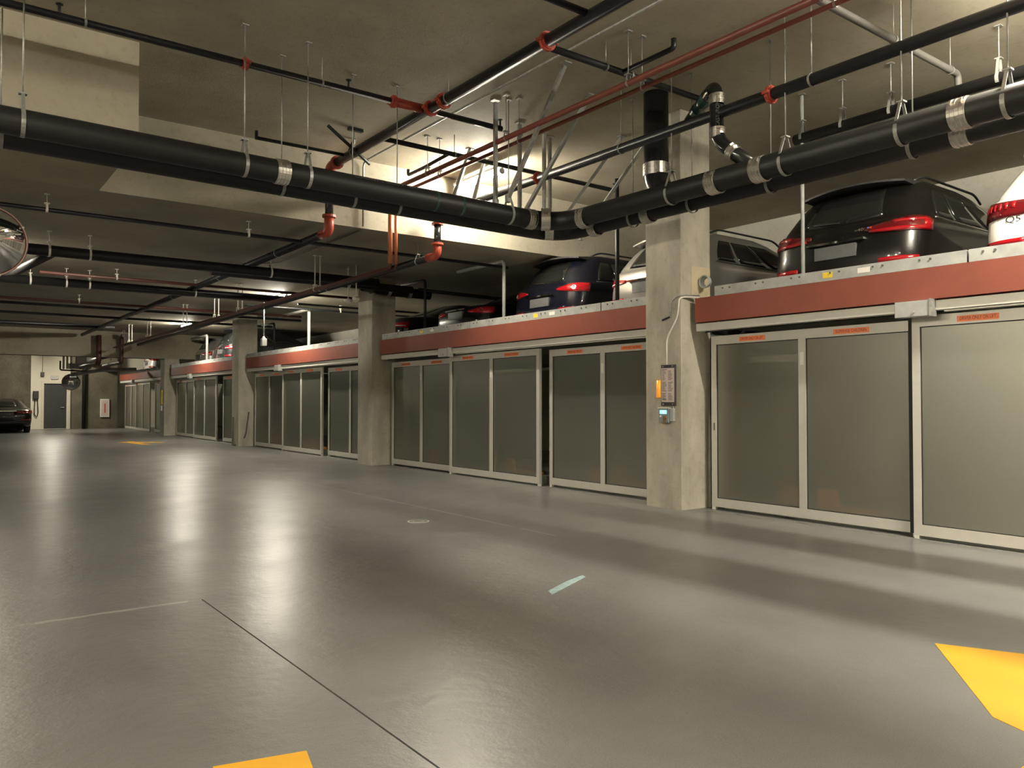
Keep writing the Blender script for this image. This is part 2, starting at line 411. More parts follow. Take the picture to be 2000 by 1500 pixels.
# ================================================================ GATES AND LIFT FRONT
def sticker(parent, y0, y1, z0, z1, x, txt=None):
    st = MB().box(x - 0.002, x, y0, y1, z0, z1).build('sticker', 'orange_sticker', parent)
    if txt:
        text_mesh('sticker_text', txt, (z1 - z0) * 0.85, (x - 0.0025, (y0 + y1) / 2, (z0 + z1) / 2), (0, -1, 0), (0, 0, 1), 'sticker_ink', st, width=(y1 - y0) * 0.86)
def gate(yf, yn, x, label, texts=(None, None), nstick=2, gap_shade=False, pull=False):
    """sliding gate between yf (far) and yn (near); front face at x"""
    z0, z1, d = 0.035, (2.125 if x > 7.75 else 2.15), 0.05
    t = thing('sliding_gate', (x + d / 2, (yf + yn) / 2, z0), label, 'gate', 'sliding gates of the car lift')
    sw, ym = 0.075, (yf + yn) / 2
    for y in (yf, yn):
        s = -1 if y == yf else 1
        MB().box(x, x + d, y, y + s * sw, z0, z1).build('stile', 'rubber' if gap_shade and y == yn else 'gate_metal', t)  # black near stile stands in for the shaded gap beside the next gate
    MB().box(x, x + d, yn + sw, yf - sw, z1 - 0.105, z1).build('top_rail', 'gate_metal', t)
    MB().box(x, x + d, yn + sw, yf - sw, z0, z0 + 0.105).build('bottom_rail', 'gate_metal', t)
    MB().box(x, x + d, ym - 0.045, ym + 0.045, z0 + 0.105, z1 - 0.105).build('mullion', 'gate_metal', t)
    for a, b in ((yn + sw, ym - 0.045), (ym + 0.045, yf - sw)):
        MB().box(x + 0.018, x + 0.026, a, b, z0 + 0.105, z1 - 0.105).build('pane', 'glass', t)
        m = MB(); e = 0.008
        m.box(x + 0.012, x + 0.03, a, a + e, z0 + 0.105, z1 - 0.105).box(x + 0.012, x + 0.03, b - e, b, z0 + 0.105, z1 - 0.105)
        m.box(x + 0.012, x + 0.03, a, b, z0 + 0.105, z0 + 0.105 + e).box(x + 0.012, x + 0.03, a, b, z1 - 0.105 - e, z1 - 0.105)
        m.build('gasket', 'rubber', t)
    spots = [(yf - 0.78, yf - 0.42), (ym - 0.78, ym - 0.38)][:nstick]
    for (a, b), tx in zip(spots, texts): sticker(t, a, b, z1 - 0.085, z1 - 0.03, x, tx)
    MB().box(x - 0.002, x, ym - 0.022, ym + 0.022, 1.73, 1.87).build('tag', 'white_sticker', t)
    if pull: MB().box(x - 0.006, x, yf - 0.05, yf - 0.038, 0.97, 1.06).build('finger_pull', 'dust_grey', t)
    MB().box(x + 0.005, x + 0.045, yn, yn + 0.05, 0.0, z0).build('guide_shoe', 'white_plastic', t)
    MB().box(x + 0.005, x + 0.045, yf - 0.05, yf, 0.0, z0).build('guide_shoe', 'white_plastic', t)
T1, T2 = 'DRIVER ONLY ON LIFT', 'SUPERVISE CHILDREN'
BAYS = [
    (6.33, [(6.33, 3.82, 7.80), (3.81, 1.22, 7.70), (1.20, -1.35, 7.80)], -1.4),
    (14.62, [(14.62, 12.22, 7.80), (12.22, 9.60, 7.70), (9.50, 7.10, 7.82)], 7.08),
    (23.05, [(23.0, 20.62, 7.78), (20.60, 17.98, 7.70), (17.88, 15.45, 7.82)], 15.42),
    (31.95, [(31.9, 29.25, 7.78), (29.23, 26.52, 7.70), (26.2, 23.98, 7.82)], 23.95),
    (41.6, [(41.5, 38.75, 7.78), (38.73, 36.0, 7.70), (35.6, 32.9, 7.82)], 32.86)]
bname = ['nearest bay', 'second bay', 'third bay', 'fourth bay', 'farthest bay']
pname = [['beside the control panel column', 'at the right edge of the picture', 'just outside the right edge'],
         ['left one, next to the shaded column', 'middle one, standing proud', 'right one, next to the control panel column'],
         ['left one, next to the curved conduit', 'middle one, standing proud', 'right one, half hidden by the column'],
         ['left one, next to the far column', 'middle one, standing proud', 'right narrow one by the curved conduit column'],
         ['farthest one, by the dark wall', 'middle one, standing proud', 'right one, next to the far column']]
for bi, (y1, gates, y0) in enumerate(BAYS):
    for gi, (yf, yn, x) in enumerate(gates):
        tx = (T1, T2) if bi < 2 else (None, None)
        gate(yf, yn, x, f'frosted gate, {bname[bi]}, {pname[bi][gi]}', tx, 2 if bi < 3 else 1, bi == 0 and gi == 0, bi == 0 and gi == 0)
    # floor guide, track, red beam, platforms
    o = MB().box(7.655, 7.69, y0, y1, 0, 0.006).build('floor_guide', 'galvanised'); tag(o, f'thin bright floor guide strip under the gates, {bname[bi]}', 'guide rail', 'floor guide strips')
    t = thing('gate_track', (7.63, y1, 2.18), f'pale horizontal track with motor box over the gates, {bname[bi]}', 'track', 'gate tracks')
    yb = gates[1][0]
    MB().box(7.58, 7.68, y0, y1 + 0.05, 2.18, 2.272).build('rail', 'track_metal', t, bevel=0.004)
    MB().box(7.60, 7.66, y0, yb - 0.35, 2.163, 2.176).build('lower_rail', 'track_metal', t)
    bx = MB().box(7.49, 7.60, yb - 0.27, yb + 0.06, 2.125, 2.275).build('motor_box', 'box_grey', t, bevel=0.005)
    MB().box(7.48, 7.60, yb - 0.285, yb - 0.27, 2.12, 2.285).build('flange', 'galvanised', bx)
    MB().tube([(7.475, yb - 0.12, 2.165), (7.49, yb - 0.12, 2.165)], 0.012, 8).build('lock_knob', 'stainless', bx)
    y = y1 - 0.25
    while y > y0 + 0.1:
        MB().tube([(7.63, y, 2.27), (7.63, y, 2.30)], 0.009, 6).build('stud', 'galvanised', t); y -= 0.82
    MB().box(7.69, 7.72, y0, y1, 2.17, 2.285).build('back_plate', 'dark_gap', t)
    t = thing('lift_beam', (7.6, y1, 2.285), f'red-brown steel lift beam across the gates, {bname[bi]}', 'beam', 'red lift beams')
    MB().box(7.55, 7.565, y0, y1 + 0.04, 2.285, 2.582).build('web', 'beam_red', t)
    MB().box(7.565, 7.68, y0, y1 + 0.04, 2.567, 2.582).build('top_flange', 'beam_red', t)
    MB().box(7.565, 7.68, y0, y1 + 0.04, 2.285, 2.300).build('bottom_flange', 'beam_red', t)
    MB().box(7.565, 7.66, y1 + 0.025, y1 + 0.04, 2.30, 2.567).build('end_plate', 'beam_end', t)
PLATS = [(0, [(6.08, 3.24), (3.22, 0.40), (0.38, -2.4)]), (1, [(14.6, 11.36), (11.34, 8.06), (8.04, 7.10)]),
         (2, [(23.1, 18.85), (18.83, 15.45)]), (3, [(32.0, 26.9), (26.88, 24.0)]), (4, [(41.6, 37.2), (37.18, 32.9)])]
plab = {0: ['under the black car', 'under the white car', 'outside the right edge'], 1: ['under the black saloon', 'under the navy car', 'under the silver car'],
        2: ['left half, empty', 'right half, by the shaded column'], 3: ['left half, by the far column', 'right half'], 4: ['far half', 'near half']}
for bi, ps in PLATS:
    for pi, (ya, yb) in enumerate(ps):
        t = thing('lift_platform', (7.62, (ya + yb) / 2, 2.585), f'galvanised lift platform edge, {bname[bi]}, {plab[bi][pi]}', 'platform', 'upper lift platforms')
        MB().box(7.56, 7.568, yb, ya, 2.585, 2.70).box(7.568, 7.66, yb, ya, 2.692, 2.70).build('edge_plate', 'galv_paint', t)
        MB().box(7.60, 7.66, yb, ya, 2.585, 2.69).build('edge_channel', 'galvanised', t)
        MB().box(7.66, 13.0 if bi < 2 or (bi == 2 and pi == 1) else 12.35, yb, ya, 2.20, 2.25).build('deck', 'galvanised', t)
        m = MB(); y = ya - 0.12; k = 0
        while y > yb + 0.05:
            m.tube([(7.56, y, 2.665), (7.552, y, 2.665)], 0.011, 6); y -= (0.10, 0.36)[k % 2]; k += 1
        o = m.build('bolts', 'dust_grey', t); o['kind'] = 'stuff'
        if bi < 2 and pi < 2:
            yy = [4.61, 1.9, 13.0, 9.515][bi * 2 + pi]
            MB().box(7.5585, 7.56, yy - 0.055, yy + 0.055, 2.615, 2.675).build('yellow_sticker', 'yellow_sticker', t)
            MB().box(7.5585, 7.56, yy - 0.46, yy - 0.33, 2.62, 2.672).build('white_sticker', 'white_sticker', t)
# lower platforms and orange wheel stops seen dimly through the frosted panes
for bi in range(3):
    for gi, (yf, yn, x) in enumerate(BAYS[bi][1]):
        t = thing('lower_platform', (8.1, (yf + yn) / 2, 0), f'lower platform behind glass, {bname[bi]}, {pname[bi][gi]}', 'platform', 'lower lift platforms')
        MB().box(7.93, 8.05, yn + 0.1, yf - 0.1, 0.0, 0.14).build('edge', 'galvanised', t)
        MB().box(8.05, 12.8 if bi < 2 else 12.3, yn + 0.1, yf - 0.1, 0.0, 0.06).build('deck', 'galv_paint', t)
        for q in ((0.42, 0.55), (0.62, 0.78)):
            yy = yn + (yf - yn) * q[0]; MB().box(7.94, 8.0, yy - 0.12, yy + 0.12, 0.14, 0.36).build('wheel_stop', 'orange_steel', t, bevel=0.02)
        MB().box(7.94, 7.99, yn + 0.25, yn + 1.0, 0.141, 0.19).build('stop_bar', 'orange_steel', t)

# ================================================================ CARS
SUV = [(.28, .28, 4.42, .80), (.36, .10, 4.60, .905), (.50, .03, 4.68, .945), (.70, 0, 4.70, .95), (.90, .03, 4.66, .955), (1.00, .05, 4.50, .955),
       (1.07, .08, 3.9, .945), (1.11, .12, 3.55, .915), (1.25, .20, 3.2, .85), (1.42, .33, 2.85, .775), (1.55, .47, 2.5, .70), (1.62, .60, 2.2, .63), (1.66, .85, 1.95, .5), (1.675, 1.15, 1.7, .3)]
SEDAN = [(.20, .28, 4.5, .78), (.28, .09, 4.68, .88), (.48, .02, 4.74, .915), (.70, 0, 4.75, .92), (.86, .04, 4.5, .92), (.96, .10, 4.05, .905),
         (1.00, .30, 3.7, .88), (1.03, .70, 3.45, .84), (1.14, 1.0, 3.2, .76), (1.28, 1.35, 2.85, .67), (1.38, 1.65, 2.6, .58), (1.425, 1.9, 2.4, .42), (1.435, 2.05, 2.25, .25)]
HATCH = [(a, b, min(c, 4.4) if c > 4 else c, d * 0.96) for a, b, c, d in SUV]

class Car:
    NI = 36
    def __init__(s, table, k=(1, 1, 1)):
        rows = []
        n = len(table)
        for i in range(n - 1):
            p0, p1, p2, p3 = table[max(0, i - 1)], table[i], table[i + 1], table[min(n - 1, i + 2)]
            for j in range(3):
                t = j / 3
                rows.append(tuple(p1[q] + 0.5 * t * (p2[q] - p0[q] + t * (2 * p0[q] - 5 * p1[q] + 4 * p2[q] - p3[q] + t * (3 * (p1[q] - p2[q]) + p3[q] - p0[q]))) if q else p1[0] + t * (p2[0] - p1[0]) for q in range(4)))
        rows.append(table[-1])
        s.rows = [(a * k[2], b * k[0], c * k[0], d * k[1]) for a, b, c, d in rows]
        s.zmax = s.rows[-1][0]
    def at(s, z):
        r = s.rows
        if z <= r[0][0]: return r[0][1:]
        for a, b in zip(r, r[1:]):
            if z <= b[0]:
                t = (z - a[0]) / max(1e-9, b[0] - a[0]); return tuple(a[q] + t * (b[q] - a[q]) for q in (1, 2, 3))
        return r[-1][1:]
    def P(s, i, z):
        while i > 36: i -= 72
        while i < -36: i += 72
        sg = -1 if i < 0 else 1; i = abs(i)
        xr, xf, b = s.at(z)
        ln = xf - xr; ry = min(0.36, b * 0.42); rx = min(0.30, ln * 0.3); fx = min(0.75, ln * 0.35)
        cr = 0.07
        if i <= 8: y = (b - ry) * i / 8; x = xr + cr * (y / b) ** 2
        elif i <= 16:
            a = (i - 8) / 8 * math.pi / 2; xa = xr + cr * ((b - ry) / b) ** 2
            y = b - ry + ry * math.sin(a) ** 0.9; x = xa + rx * (1 - math.cos(a)) ** 1.0
        elif i <= 26:
            t = (i - 16) / 10; xa = xr + cr * ((b - ry) / b) ** 2 + rx; x = xa + (xf - fx - xa) * t; y = b
        elif i <= 32:
            a = (i - 26) / 6 * math.pi / 2; y = b - (b * 0.4) * (1 - math.cos(a)); x = xf - fx + fx * 0.85 * math.sin(a)
        else:
            t = (i - 32) / 4; y = b * 0.6 * (1 - t); x = xf - fx * 0.15 * (1 - t) ** 2
        return Vector((x, sg * y, z))
    def N(s, i, z):
        d1 = s.P(i + 0.3, z) - s.P(i - 0.3, z); d2 = s.P(i, min(z + 0.02, s.zmax)) - s.P(i, z - 0.02)
        n = d2.cross(d1); n = n.normalized() if n.length > 1e-9 else Vector((0, 0, 1))
        c = Vector((s.rows[0][2] / 2, 0, z))
        if n.dot(s.P(i, z) - c) < 0: n = -n
        return n
    def body(s, mb):
        I = list(range(-36, 36)); n = len(I); vs = []
        for r in s.rows:
            for i in I: vs.append(s.P(i, r[0]))
        fs = []
        for j in range(len(s.rows) - 1):
            for k in range(n): fs.append((j * n + k, (j + 1) * n + k, (j + 1) * n + (k + 1) % n, j * n + (k + 1) % n))
        fs.append(tuple(range(n))); fs.append(tuple((len(s.rows) - 1) * n + k for k in reversed(range(n))))
        mb.add(vs, fs, True)
    def patch(s, i0, i1, zlo, zhi, ni=10, nz=5, off=0.006, th=0.012):
        mb = MB(); fo = []
        for a in range(ni + 1):
            t = a / ni; i = i0 + (i1 - i0) * t
            lo = zlo(t) if callable(zlo) else zlo; hi = zhi(t) if callable(zhi) else zhi
            for b in range(nz + 1):
                z = lo + (hi - lo) * b / nz; fo.append((s.P(i, z), s.N(i, z)))
        vs = [p + n * off for p, n in fo] + [p - n * th for p, n in fo]
        w = nz + 1; fs = []; o = len(fo)
        flip = i1 < i0
        def q(a, b, c, d): fs.append((a, b, c, d) if not flip else (d, c, b, a))
        for a in range(ni):
            for b in range(nz): q(a * w + b, a * w + b + 1, (a + 1) * w + b + 1, (a + 1) * w + b)
        for a in range(ni):
            q(a * w, (a + 1) * w, o + (a + 1) * w, o + a * w); q(a * w + nz, o + a * w + nz, o + (a + 1) * w + nz, (a + 1) * w + nz)
        for b in range(nz):
            q(b, o + b, o + b + 1, b + 1); e = ni * w; q(e + b, e + b + 1, o + e + b + 1, o + e + b)
        return mb.add(vs, fs, True)

def lerp(a, b): return lambda t: a + (b - a) * t
def make_car(kind, paint, loc, label, rot=0.0, k=(1, 1, 1), badge=None, lamp='a'):
    """local x runs from the rear bumper (0) to the nose; local y across"""
    c = Car({'suv': SUV, 'sedan': SEDAN, 'hatch': HATCH}[kind], k)
    t = thing('car', loc, label, 'car', 'cars on the lift platforms' if loc[2] > 1 else None)
    t.rotation_euler[2] = rot
    m = MB(); c.body(m); body = m.build('body', paint, t, local=True)
    K = k[2]; KB = K
    sed = kind == 'sedan'
    zb, zt = (1.09 * K, 1.37 * K) if sed else (1.13 * K, 1.52 * K)
    c.patch(-7.6, 7.6, lambda q: zb + 0.02 * (2 * q - 1) ** 2, zt, 16, 5).build('rear_window', 'car_glass', t, local=True)
    c.patch(30.5, 41.5, zb + 0.02, zt - 0.03, 14, 5).build('windscreen', 'car_glass', t, local=True)
    if sed: K = KB * 0.86
    for s in (-1, 1):
        for a, b in ((16.6, 18.6), (18.9, 22.0), (22.3, 25.8)):
            c.patch(s * a, s * b, zb + 0.01, zt - 0.03, 6, 4, th=0.008).build('side_window', 'car_glass', t, local=True)
        c.patch(s * 16.4, s * 26.0, zb - 0.02, zb - 0.003, 10, 1, off=0.008).build('window_trim', 'chrome' if lamp == 'a' else 'car_trim', t, local=True)
        if lamp == 'a':
            tl = c.patch(s * 4.6, s * 15.8, lambda q: (0.985 - 0.05 * min(1, q * 2.2)) * K, lambda q: (1.02 + 0.075 * min(1, q * 1.6) - 0.03 * max(0, q - 0.8) * 5) * K, 14, 3, off=0.016).build('tail_light', 'tail_dark', t, local=True)
            c.patch(s * 5.4, s * 15.4, lambda q: (0.962 - 0.018 * min(1, q * 3)) * K, lambda q: (0.985 - 0.005 * q) * K, 12, 1, off=0.021).build('light_band', 'tail_red', tl, local=True)
            c.patch(s * 8.6, s * 14.8, lambda q: (1.035 + .01 * q) * K, lambda q: (1.06 + 0.01 * q) * K, 8, 1, off=0.021).build('light_band', 'tail_red', tl, local=True)
            c.patch(s * 13.6, s * 15.6, 0.965 * K, 1.05 * K, 3, 1, off=0.021).build('light_band', 'tail_red', tl, local=True)
        elif lamp == 'b':   # round inner lamp
            tl = c.patch(s * 5.6, s * 15.5, lambda q: (0.985 - 0.06 * math.sin(min(1, q * 1.3) * math.pi * 0.55)) * K, lambda q: (1.005 + 0.065 * math.sin(min(1, q * 1.2) * math.pi * 0.6)) * K, 14, 3, off=0.016).build('tail_light', 'tail_red', t, local=True)
            p = c.P(s * 11, 0.995 * K) + c.N(s * 11, 0.995 * K) * 0.016
            MB().ring(p, c.N(s * 11, 0.995 * K), 0.032, 0.012, 0.005, 16).build('lamp_ring', 'alloy', tl, local=True)
        elif lamp == 'c':   # slim upright lamps
            tl = c.patch(s * 6.5, s * 14.5, lambda q: (0.84 + 0.07 * (1 - q)) * K, lambda q: (0.95 + 0.07 * q) * K, 10, 3, off=0.014).build('tail_light', 'tail_red', t, local=True)
            c.patch(s * 7.5, s * 13.6, lambda q: 0.90 * K, lambda q: 0.915 * K, 8, 1, off=0.02).build('light_band', 'white_sticker', tl, local=True)
        else:               # 'd': deep lamps with ribs
            tl = c.patch(s * 5.2, s * 15.2, lambda q: (0.90 - 0.02 * q) * K, lambda q: (1.03 + 0.05 * q) * K, 12, 3, off=0.016).build('tail_light', 'tail_dark', t, local=True)
            for q in range(6): c.patch(s * (8.2 + q * 0.9), s * (8.7 + q * 0.9), 0.975 * K, 1.035 * K, 1, 1, off=0.021).build('light_rib', 'tail_red', tl, local=True)
        c.patch(s * 7.0, s * 13.2, 0.615 * K, 0.665 * K, 8, 1, off=0.012).build('reflector', 'tail_red', t, local=True)
        for x in (0.86 * k[0], 3.72 * k[0]):
            wy = s * 0.80 * k[1]
            wh = MB().tube([(x, wy - 0.11 * s, 0.34), (x, wy - 0.10 * s, 0.34), (x, wy + 0.10 * s, 0.34), (x, wy + 0.11 * s, 0.34)], [0.30, 0.34, 0.34, 0.30], 24).build('wheel', 'tyre', t, local=True)
            mm = MB().ring((x, wy + 0.105 * s, 0.34), (0, 1, 0), 0.20, 0.03, 0.02, 20)
            for q in range(5):
                a = q * 2 * math.pi / 5; mm.bar((x, wy + 0.11 * s, 0.34), (x + 0.21 * math.cos(a), wy + 0.11 * s, 0.34 + 0.21 * math.sin(a)), 0.035, 0.02, (0, 1, 0))
            mm.build('rim', 'alloy', wh, local=True)
    K = KB
    c.patch(-13, 13, 0.34 * K, 0.50 * K, 26, 2, off=0.010).build('bumper', 'car_trim', t, local=True)
    if not sed:   # roof spoiler, wiper
        mb = MB(); xs = c.at(1.56 * K)[0]; b = c.at(1.56 * K)[2]
        n = 14; vs = []
        for a in range(n + 1):
            y = -b * 0.94 + 2 * b * 0.94 * a / n; e = (abs(y) / b) ** 2
            x1 = xs - 0.20 + 0.10 * e; z = (1.60 - 0.05 * e) * K
            vs += [(x1, y, z - 0.012), (x1, y, z + 0.012), (xs + 0.35, y, z + 0.045), (xs + 0.25, y, z - 0.03)]
        fs = []
        for a in range(n):
            for q in range(4): fs.append((a * 4 + q, a * 4 + (q + 1) % 4, (a + 1) * 4 + (q + 1) % 4, (a + 1) * 4 + q))
        fs += [(3, 2, 1, 0), tuple(n * 4 + q for q in range(4))]
        mb.add(vs, fs, False).build('roof_spoiler', paint if paint in ('car_white', 'car_silver') else 'car_trim', t, local=True)
        p = c.P(0, zb + 0.02); MB().bar(p + Vector((-0.02, 0, 0)), c.P(5.5, zb + 0.05) + Vector((-0.02, 0, 0)), 0.015).build('rear_wiper', 'car_trim', t, local=True)
        for s in (-1, 1):
            MB().tube(fillet([(0.75 * k[0], s * 0.56 * k[1], 1.62 * K), (0.95 * k[0], s * 0.58 * k[1], 1.70 * K), (2.3 * k[0], s * 0.58 * k[1], 1.69 * K), (2.5 * k[0], s * 0.57 * k[1], 1.6 * K)], 0.1), 0.015, 8).build('roof_rail', 'car_trim', t, local=True)
    zp = 0.80 * K
    n = c.N(0, zp); p = c.P(0, zp)
    MB().box(p.x - 0.018, p.x + 0.04, -0.26, 0.26, zp - 0.075, zp + 0.075).build('number_plate', 'plate', t, local=True)
    MB().box(p.x - 0.03, p.x + 0.03, -0.36, 0.36, zp + 0.10, zp + 0.125).build('handle_strip', 'chrome', t, local=True)
    if badge:
        txt, yy, zz, hh, wd = badge
        q = c.P(0, zz); e = c.P(8 * yy / 0.55, zz)
        cu_p = Vector((e.x - 0.012, yy, zz))
        cu = text_mesh('badge', txt, hh, (0, 0, 0), (0, -1, 0), (0, 0, 1), 'chrome', None, width=wd)
        cu.parent = t; cu.location = cu_p
        if kind == 'suv' and paint == 'car_black':
            for j, mt in enumerate(('badge_blue', 'badge_red')):
                bb = MB().box(e.x - 0.012, e.x, yy - wd / 2 - 0.045 - j * 0.03, yy - wd / 2 - 0.025 - j * 0.03, zz - hh * 0.35, zz + hh * 0.35).build('badge_stripe', mt, t, local=True)
    return t
ZD = 2.25
make_car('suv', 'car_black', (8.55, 5.12, ZD), 'black car with wide red tail lights and roof spoiler, above the nearest gates', badge=('x40i', -0.28, 1.045, 0.045, 0.13), k=(1.0, 0.99, 1.03))
make_car('suv', 'car_white', (8.40, 2.56, ZD), 'white car cut by the right edge of the picture', k=(1.0, 1.0, 0.98), badge=('Q5', 0.63, 0.84, 0.085, 0.13), lamp='d')
make_car('hatch', 'car_silver', (8.45, 8.06, ZD), 'pale silver car partly hidden behind the control panel column', k=(1.0, 0.98, 0.95), lamp='c')
make_car('suv', 'car_navy', (8.6, 10.72, ZD), 'dark navy car with round inner tail lights beside the silver car', k=(0.96, 0.97, 0.99), lamp='b')
make_car('sedan', 'car_black', (8.6, 13.45, ZD), 'black saloon with one slanted red tail light, left of the navy car', lamp='b')
make_car('sedan', 'car_graphite', (8.5, 16.55, ZD), 'dark glossy car rear just right of the shaded column', lamp='c')
make_car('hatch', 'car_graphite', (8.3, 28.2, ZD), 'dark car over the fourth bay of gates', lamp='c', k=(0.87, 0.97, 1))
make_car('hatch', 'car_silver', (8.3, 30.9, ZD), 'glossy silver car catching the light by the far beam', lamp='c', k=(0.87, 0.95, 0.9))
make_car('suv', 'car_white', (8.3, 39.6, ZD), 'far white car above the last gates', lamp='b', k=(0.85, 1, 1))
make_car('sedan', 'car_black', (2.75, 38.4, 0), 'black saloon parked on the floor by the far door', rot=R(90))

# ================================================================ PIPES
def run(name, label, cat, path, r, mat, group=None, rad=0.15, n=14):
    t = thing(name, path[0], label, cat, group)
    MB().tube(fillet(path, rad) if len(path) > 2 else path, r, n).build('pipe', mat, t)
    return t
def coupling(t, p, axis, r, width=0.13, mat='stainless', ribs=4):
    o = MB().ring(p, axis, r, width, 0.007, 28, ribs).build('coupling', mat, t)
    if ribs:
        ax = Vector(axis).normalized(); u = Vector((-0.6, -0.6, 0.35)); u = (u - ax * u.dot(ax)).normalized()
        for s in (-0.3, 0.3):
            q = Vector(p) + ax * (s * width) + u * (r + 0.015)
            MB().bar(q - u.cross(ax) * 0.02, q + u.cross(ax) * 0.02, 0.016, 0.02).build('clamp_screw', mat, o)
def grooved(t, p, axis, r):     # red bolted coupling
    o = MB().ring(p, axis, r, 0.06, 0.018, 20, 1).build('red_coupling', 'red_fitting', t)
    ax = Vector(axis).normalized(); u = ax.cross(Vector((0, 0, 1)))
    u = u.normalized() if u.length > 0.1 else Vector((1, 0, 0))
    for s in (-1, 1): MB().bar(Vector(p) + u * (s * (r + 0.03)) - ax * 0.035, Vector(p) + u * (s * (r + 0.03)) + ax * 0.035, 0.03).build('bolt_lug', 'red_fitting', o)
def hanger(t, p, axis, r, ztop, mat='galvanised', rod=0.0065, yoke=0.13, band=0.032):
    p = Vector(p); ax = Vector(axis).normalized(); s = ax.cross(Vector((0, 0, 1))).normalized()
    h = MB().ring(p, axis, r, band, 0.004, 24).build('hanger_strap', mat, t)
    top = p + Vector((0, 0, r + yoke))
    MB().tube([top + Vector((0, 0, -0.03)), (p.x, p.y, ztop)], rod, 8).build('hanger_rod', mat, h)
    m = MB()
    for q in (-1, 1): m.bar(p + s * (q * r * 0.98) + Vector((0, 0, r * 0.25)), top + s * (q * 0.02), 0.008, band * 0.8, ax)
    m.build('hanger_yoke', mat, h)
    MB().box(top.x - 0.03, top.x + 0.03, top.y - 0.03, top.y + 0.03, top.z - 0.006, top.z + 0.006).build('hanger_plate', mat, h)
    MB().box(p.x - 0.03, p.x + 0.03, p.y - 0.03, p.y + 0.03, ztop - 0.008, ztop).build('ceiling_plate', mat, h)
def ringhang(t, p, r, ztop, mat='galvanised', rod=0.005):
    p = Vector(p); h = MB().ring(p, (p - p + Vector(t.get('axis', (0, 1, 0)))), r, 0.02, 0.004, 14).build('hanger_ring', mat, t)
    MB().tube([p + Vector((0, 0, r)), (p.x, p.y, ztop)], rod, 6).build('hanger_rod', mat, h)

AX, AY = (1, 0, 0), (0, 1, 0)
# --- big cast iron drain pair: along X over the aisle, then turning along Y towards the camera
t = run('drain_pipe', 'big black drain pipe crossing the aisle and bending along the gates, nearer of the pair', 'pipe',
        [(-8.9, 7.5, 3.70), (6.3, 7.5, 3.53), (6.3, -6.9, 3.48)], 0.112, 'cast_iron', rad=0.5, n=24)
t['axis'] = AX
for x in (0.62, 2.42, 3.05, 5.55): hanger(t, (x, 7.5, 3.70 - 0.17 * (x + 8.9) / 15.2), AX, 0.112, ZU)
for y in (5.62, 4.25, 3.18, 2.4, 1.0): hanger(t, (6.3, y, 3.515 - 0.0035 * (7 - y)), AY, 0.112, ZU)
for x in (2.78, 5.86): coupling(t, (x, 7.5, 3.70 - 0.17 * (x + 8.9) / 15.2), AX, 0.112)
for y in (6.98, 5.05, 4.52, 2.72): coupling(t, (6.3, y, 3.512), AY, 0.112)
coupling(t, (6.02, 7.38, 3.53), (0.8, -0.6, 0), 0.125, 0.11)
for x in (4.52, 4.86):
    MB().ring((x, 7.5, 3.70 - 0.17 * (x + 8.9) / 15.2), AX, 0.112, 0.03, 0.002, 24).build('green_band', 'pipe_green', t)
o = text_mesh('chalk_writing', 'SANITARY 60', 0.07, (3.9, 7.5 - 0.085, 3.56 + 0.075), (1, 0, -0.011), (0, 0.7, 0.714), 'dust_grey', t, width=0.75); o['kind'] = 'stuff'
t = run('drain_pipe', 'big black drain pipe running behind and under the nearer one', 'pipe',
        [(-8.9, 7.95, 3.68), (6.72, 7.95, 3.52), (6.72, -6.9, 3.47)], 0.10, 'cast_iron', rad=0.45, n=24)
for x in (0.5, 2.95, 3.75, 4.3): hanger(t, (x, 7.95, 3.68 - 0.16 * (x + 8.9) / 15.6), AX, 0.10, ZU)
for y in (6.6, 5.7, 4.7, 3.3, 2.2): hanger(t, (6.72, y, 3.49), AY, 0.10, ZU)
for y in (7.25, 6.35, 2.9): coupling(t, (6.72, y, 3.50), AY, 0.10)
coupling(t, (6.42, 7.80, 3.52), (0.8, -0.6, 0), 0.112, 0.11)
# vertical stack on the near column
t = run('drain_stack', 'thick black vertical stack in front of the nearest column', 'pipe', [(6.82, 6.32, ZU), (6.82, 6.32, 3.86), (6.74, 6.02, 3.56)], 0.145, 'iron_gloss', rad=0.16, n=24)
coupling(t, (6.82, 6.32, 4.02), (0, 0, 1), 0.145, 0.14)
# branch with an elbow and a 45 into the big pipe
t = run('drain_branch', 'black glossy drain branch with a rounded elbow beside the nearest column', 'pipe',
        [(6.75, 5.75, 4.42), (6.33, 5.06, 4.50), (6.31, 5.03, 3.92), (6.3, 4.62, 3.58)], 0.068, 'iron_gloss', rad=0.14, n=20)
coupling(t, (6.315, 5.035, 4.34), (0, 0, 1), 0.068, 0.10); coupling(t, (6.312, 5.03, 4.0), (0, 0, 1), 0.068, 0.10)
coupling(t, (6.304, 4.83, 3.755), (0, -0.76, -0.65), 0.068, 0.09)
coupling(t, (6.62, 5.54, 4.445), (-0.52, -0.85, 0.1), 0.068, 0.08, 'pipe_green', 0)
MB().tube([(6.60, 5.505, 4.45), (6.45, 5.26, 4.478)], 0.07, 18).build('green_sleeve', 'pipe_green', t)
text_mesh('pipe_print', 'CAST IRON', 0.05, (6.262, 4.985, 4.17), (0, 0, 1), (-0.7, 0.714, 0), 'dust_grey', t, width=0.26)

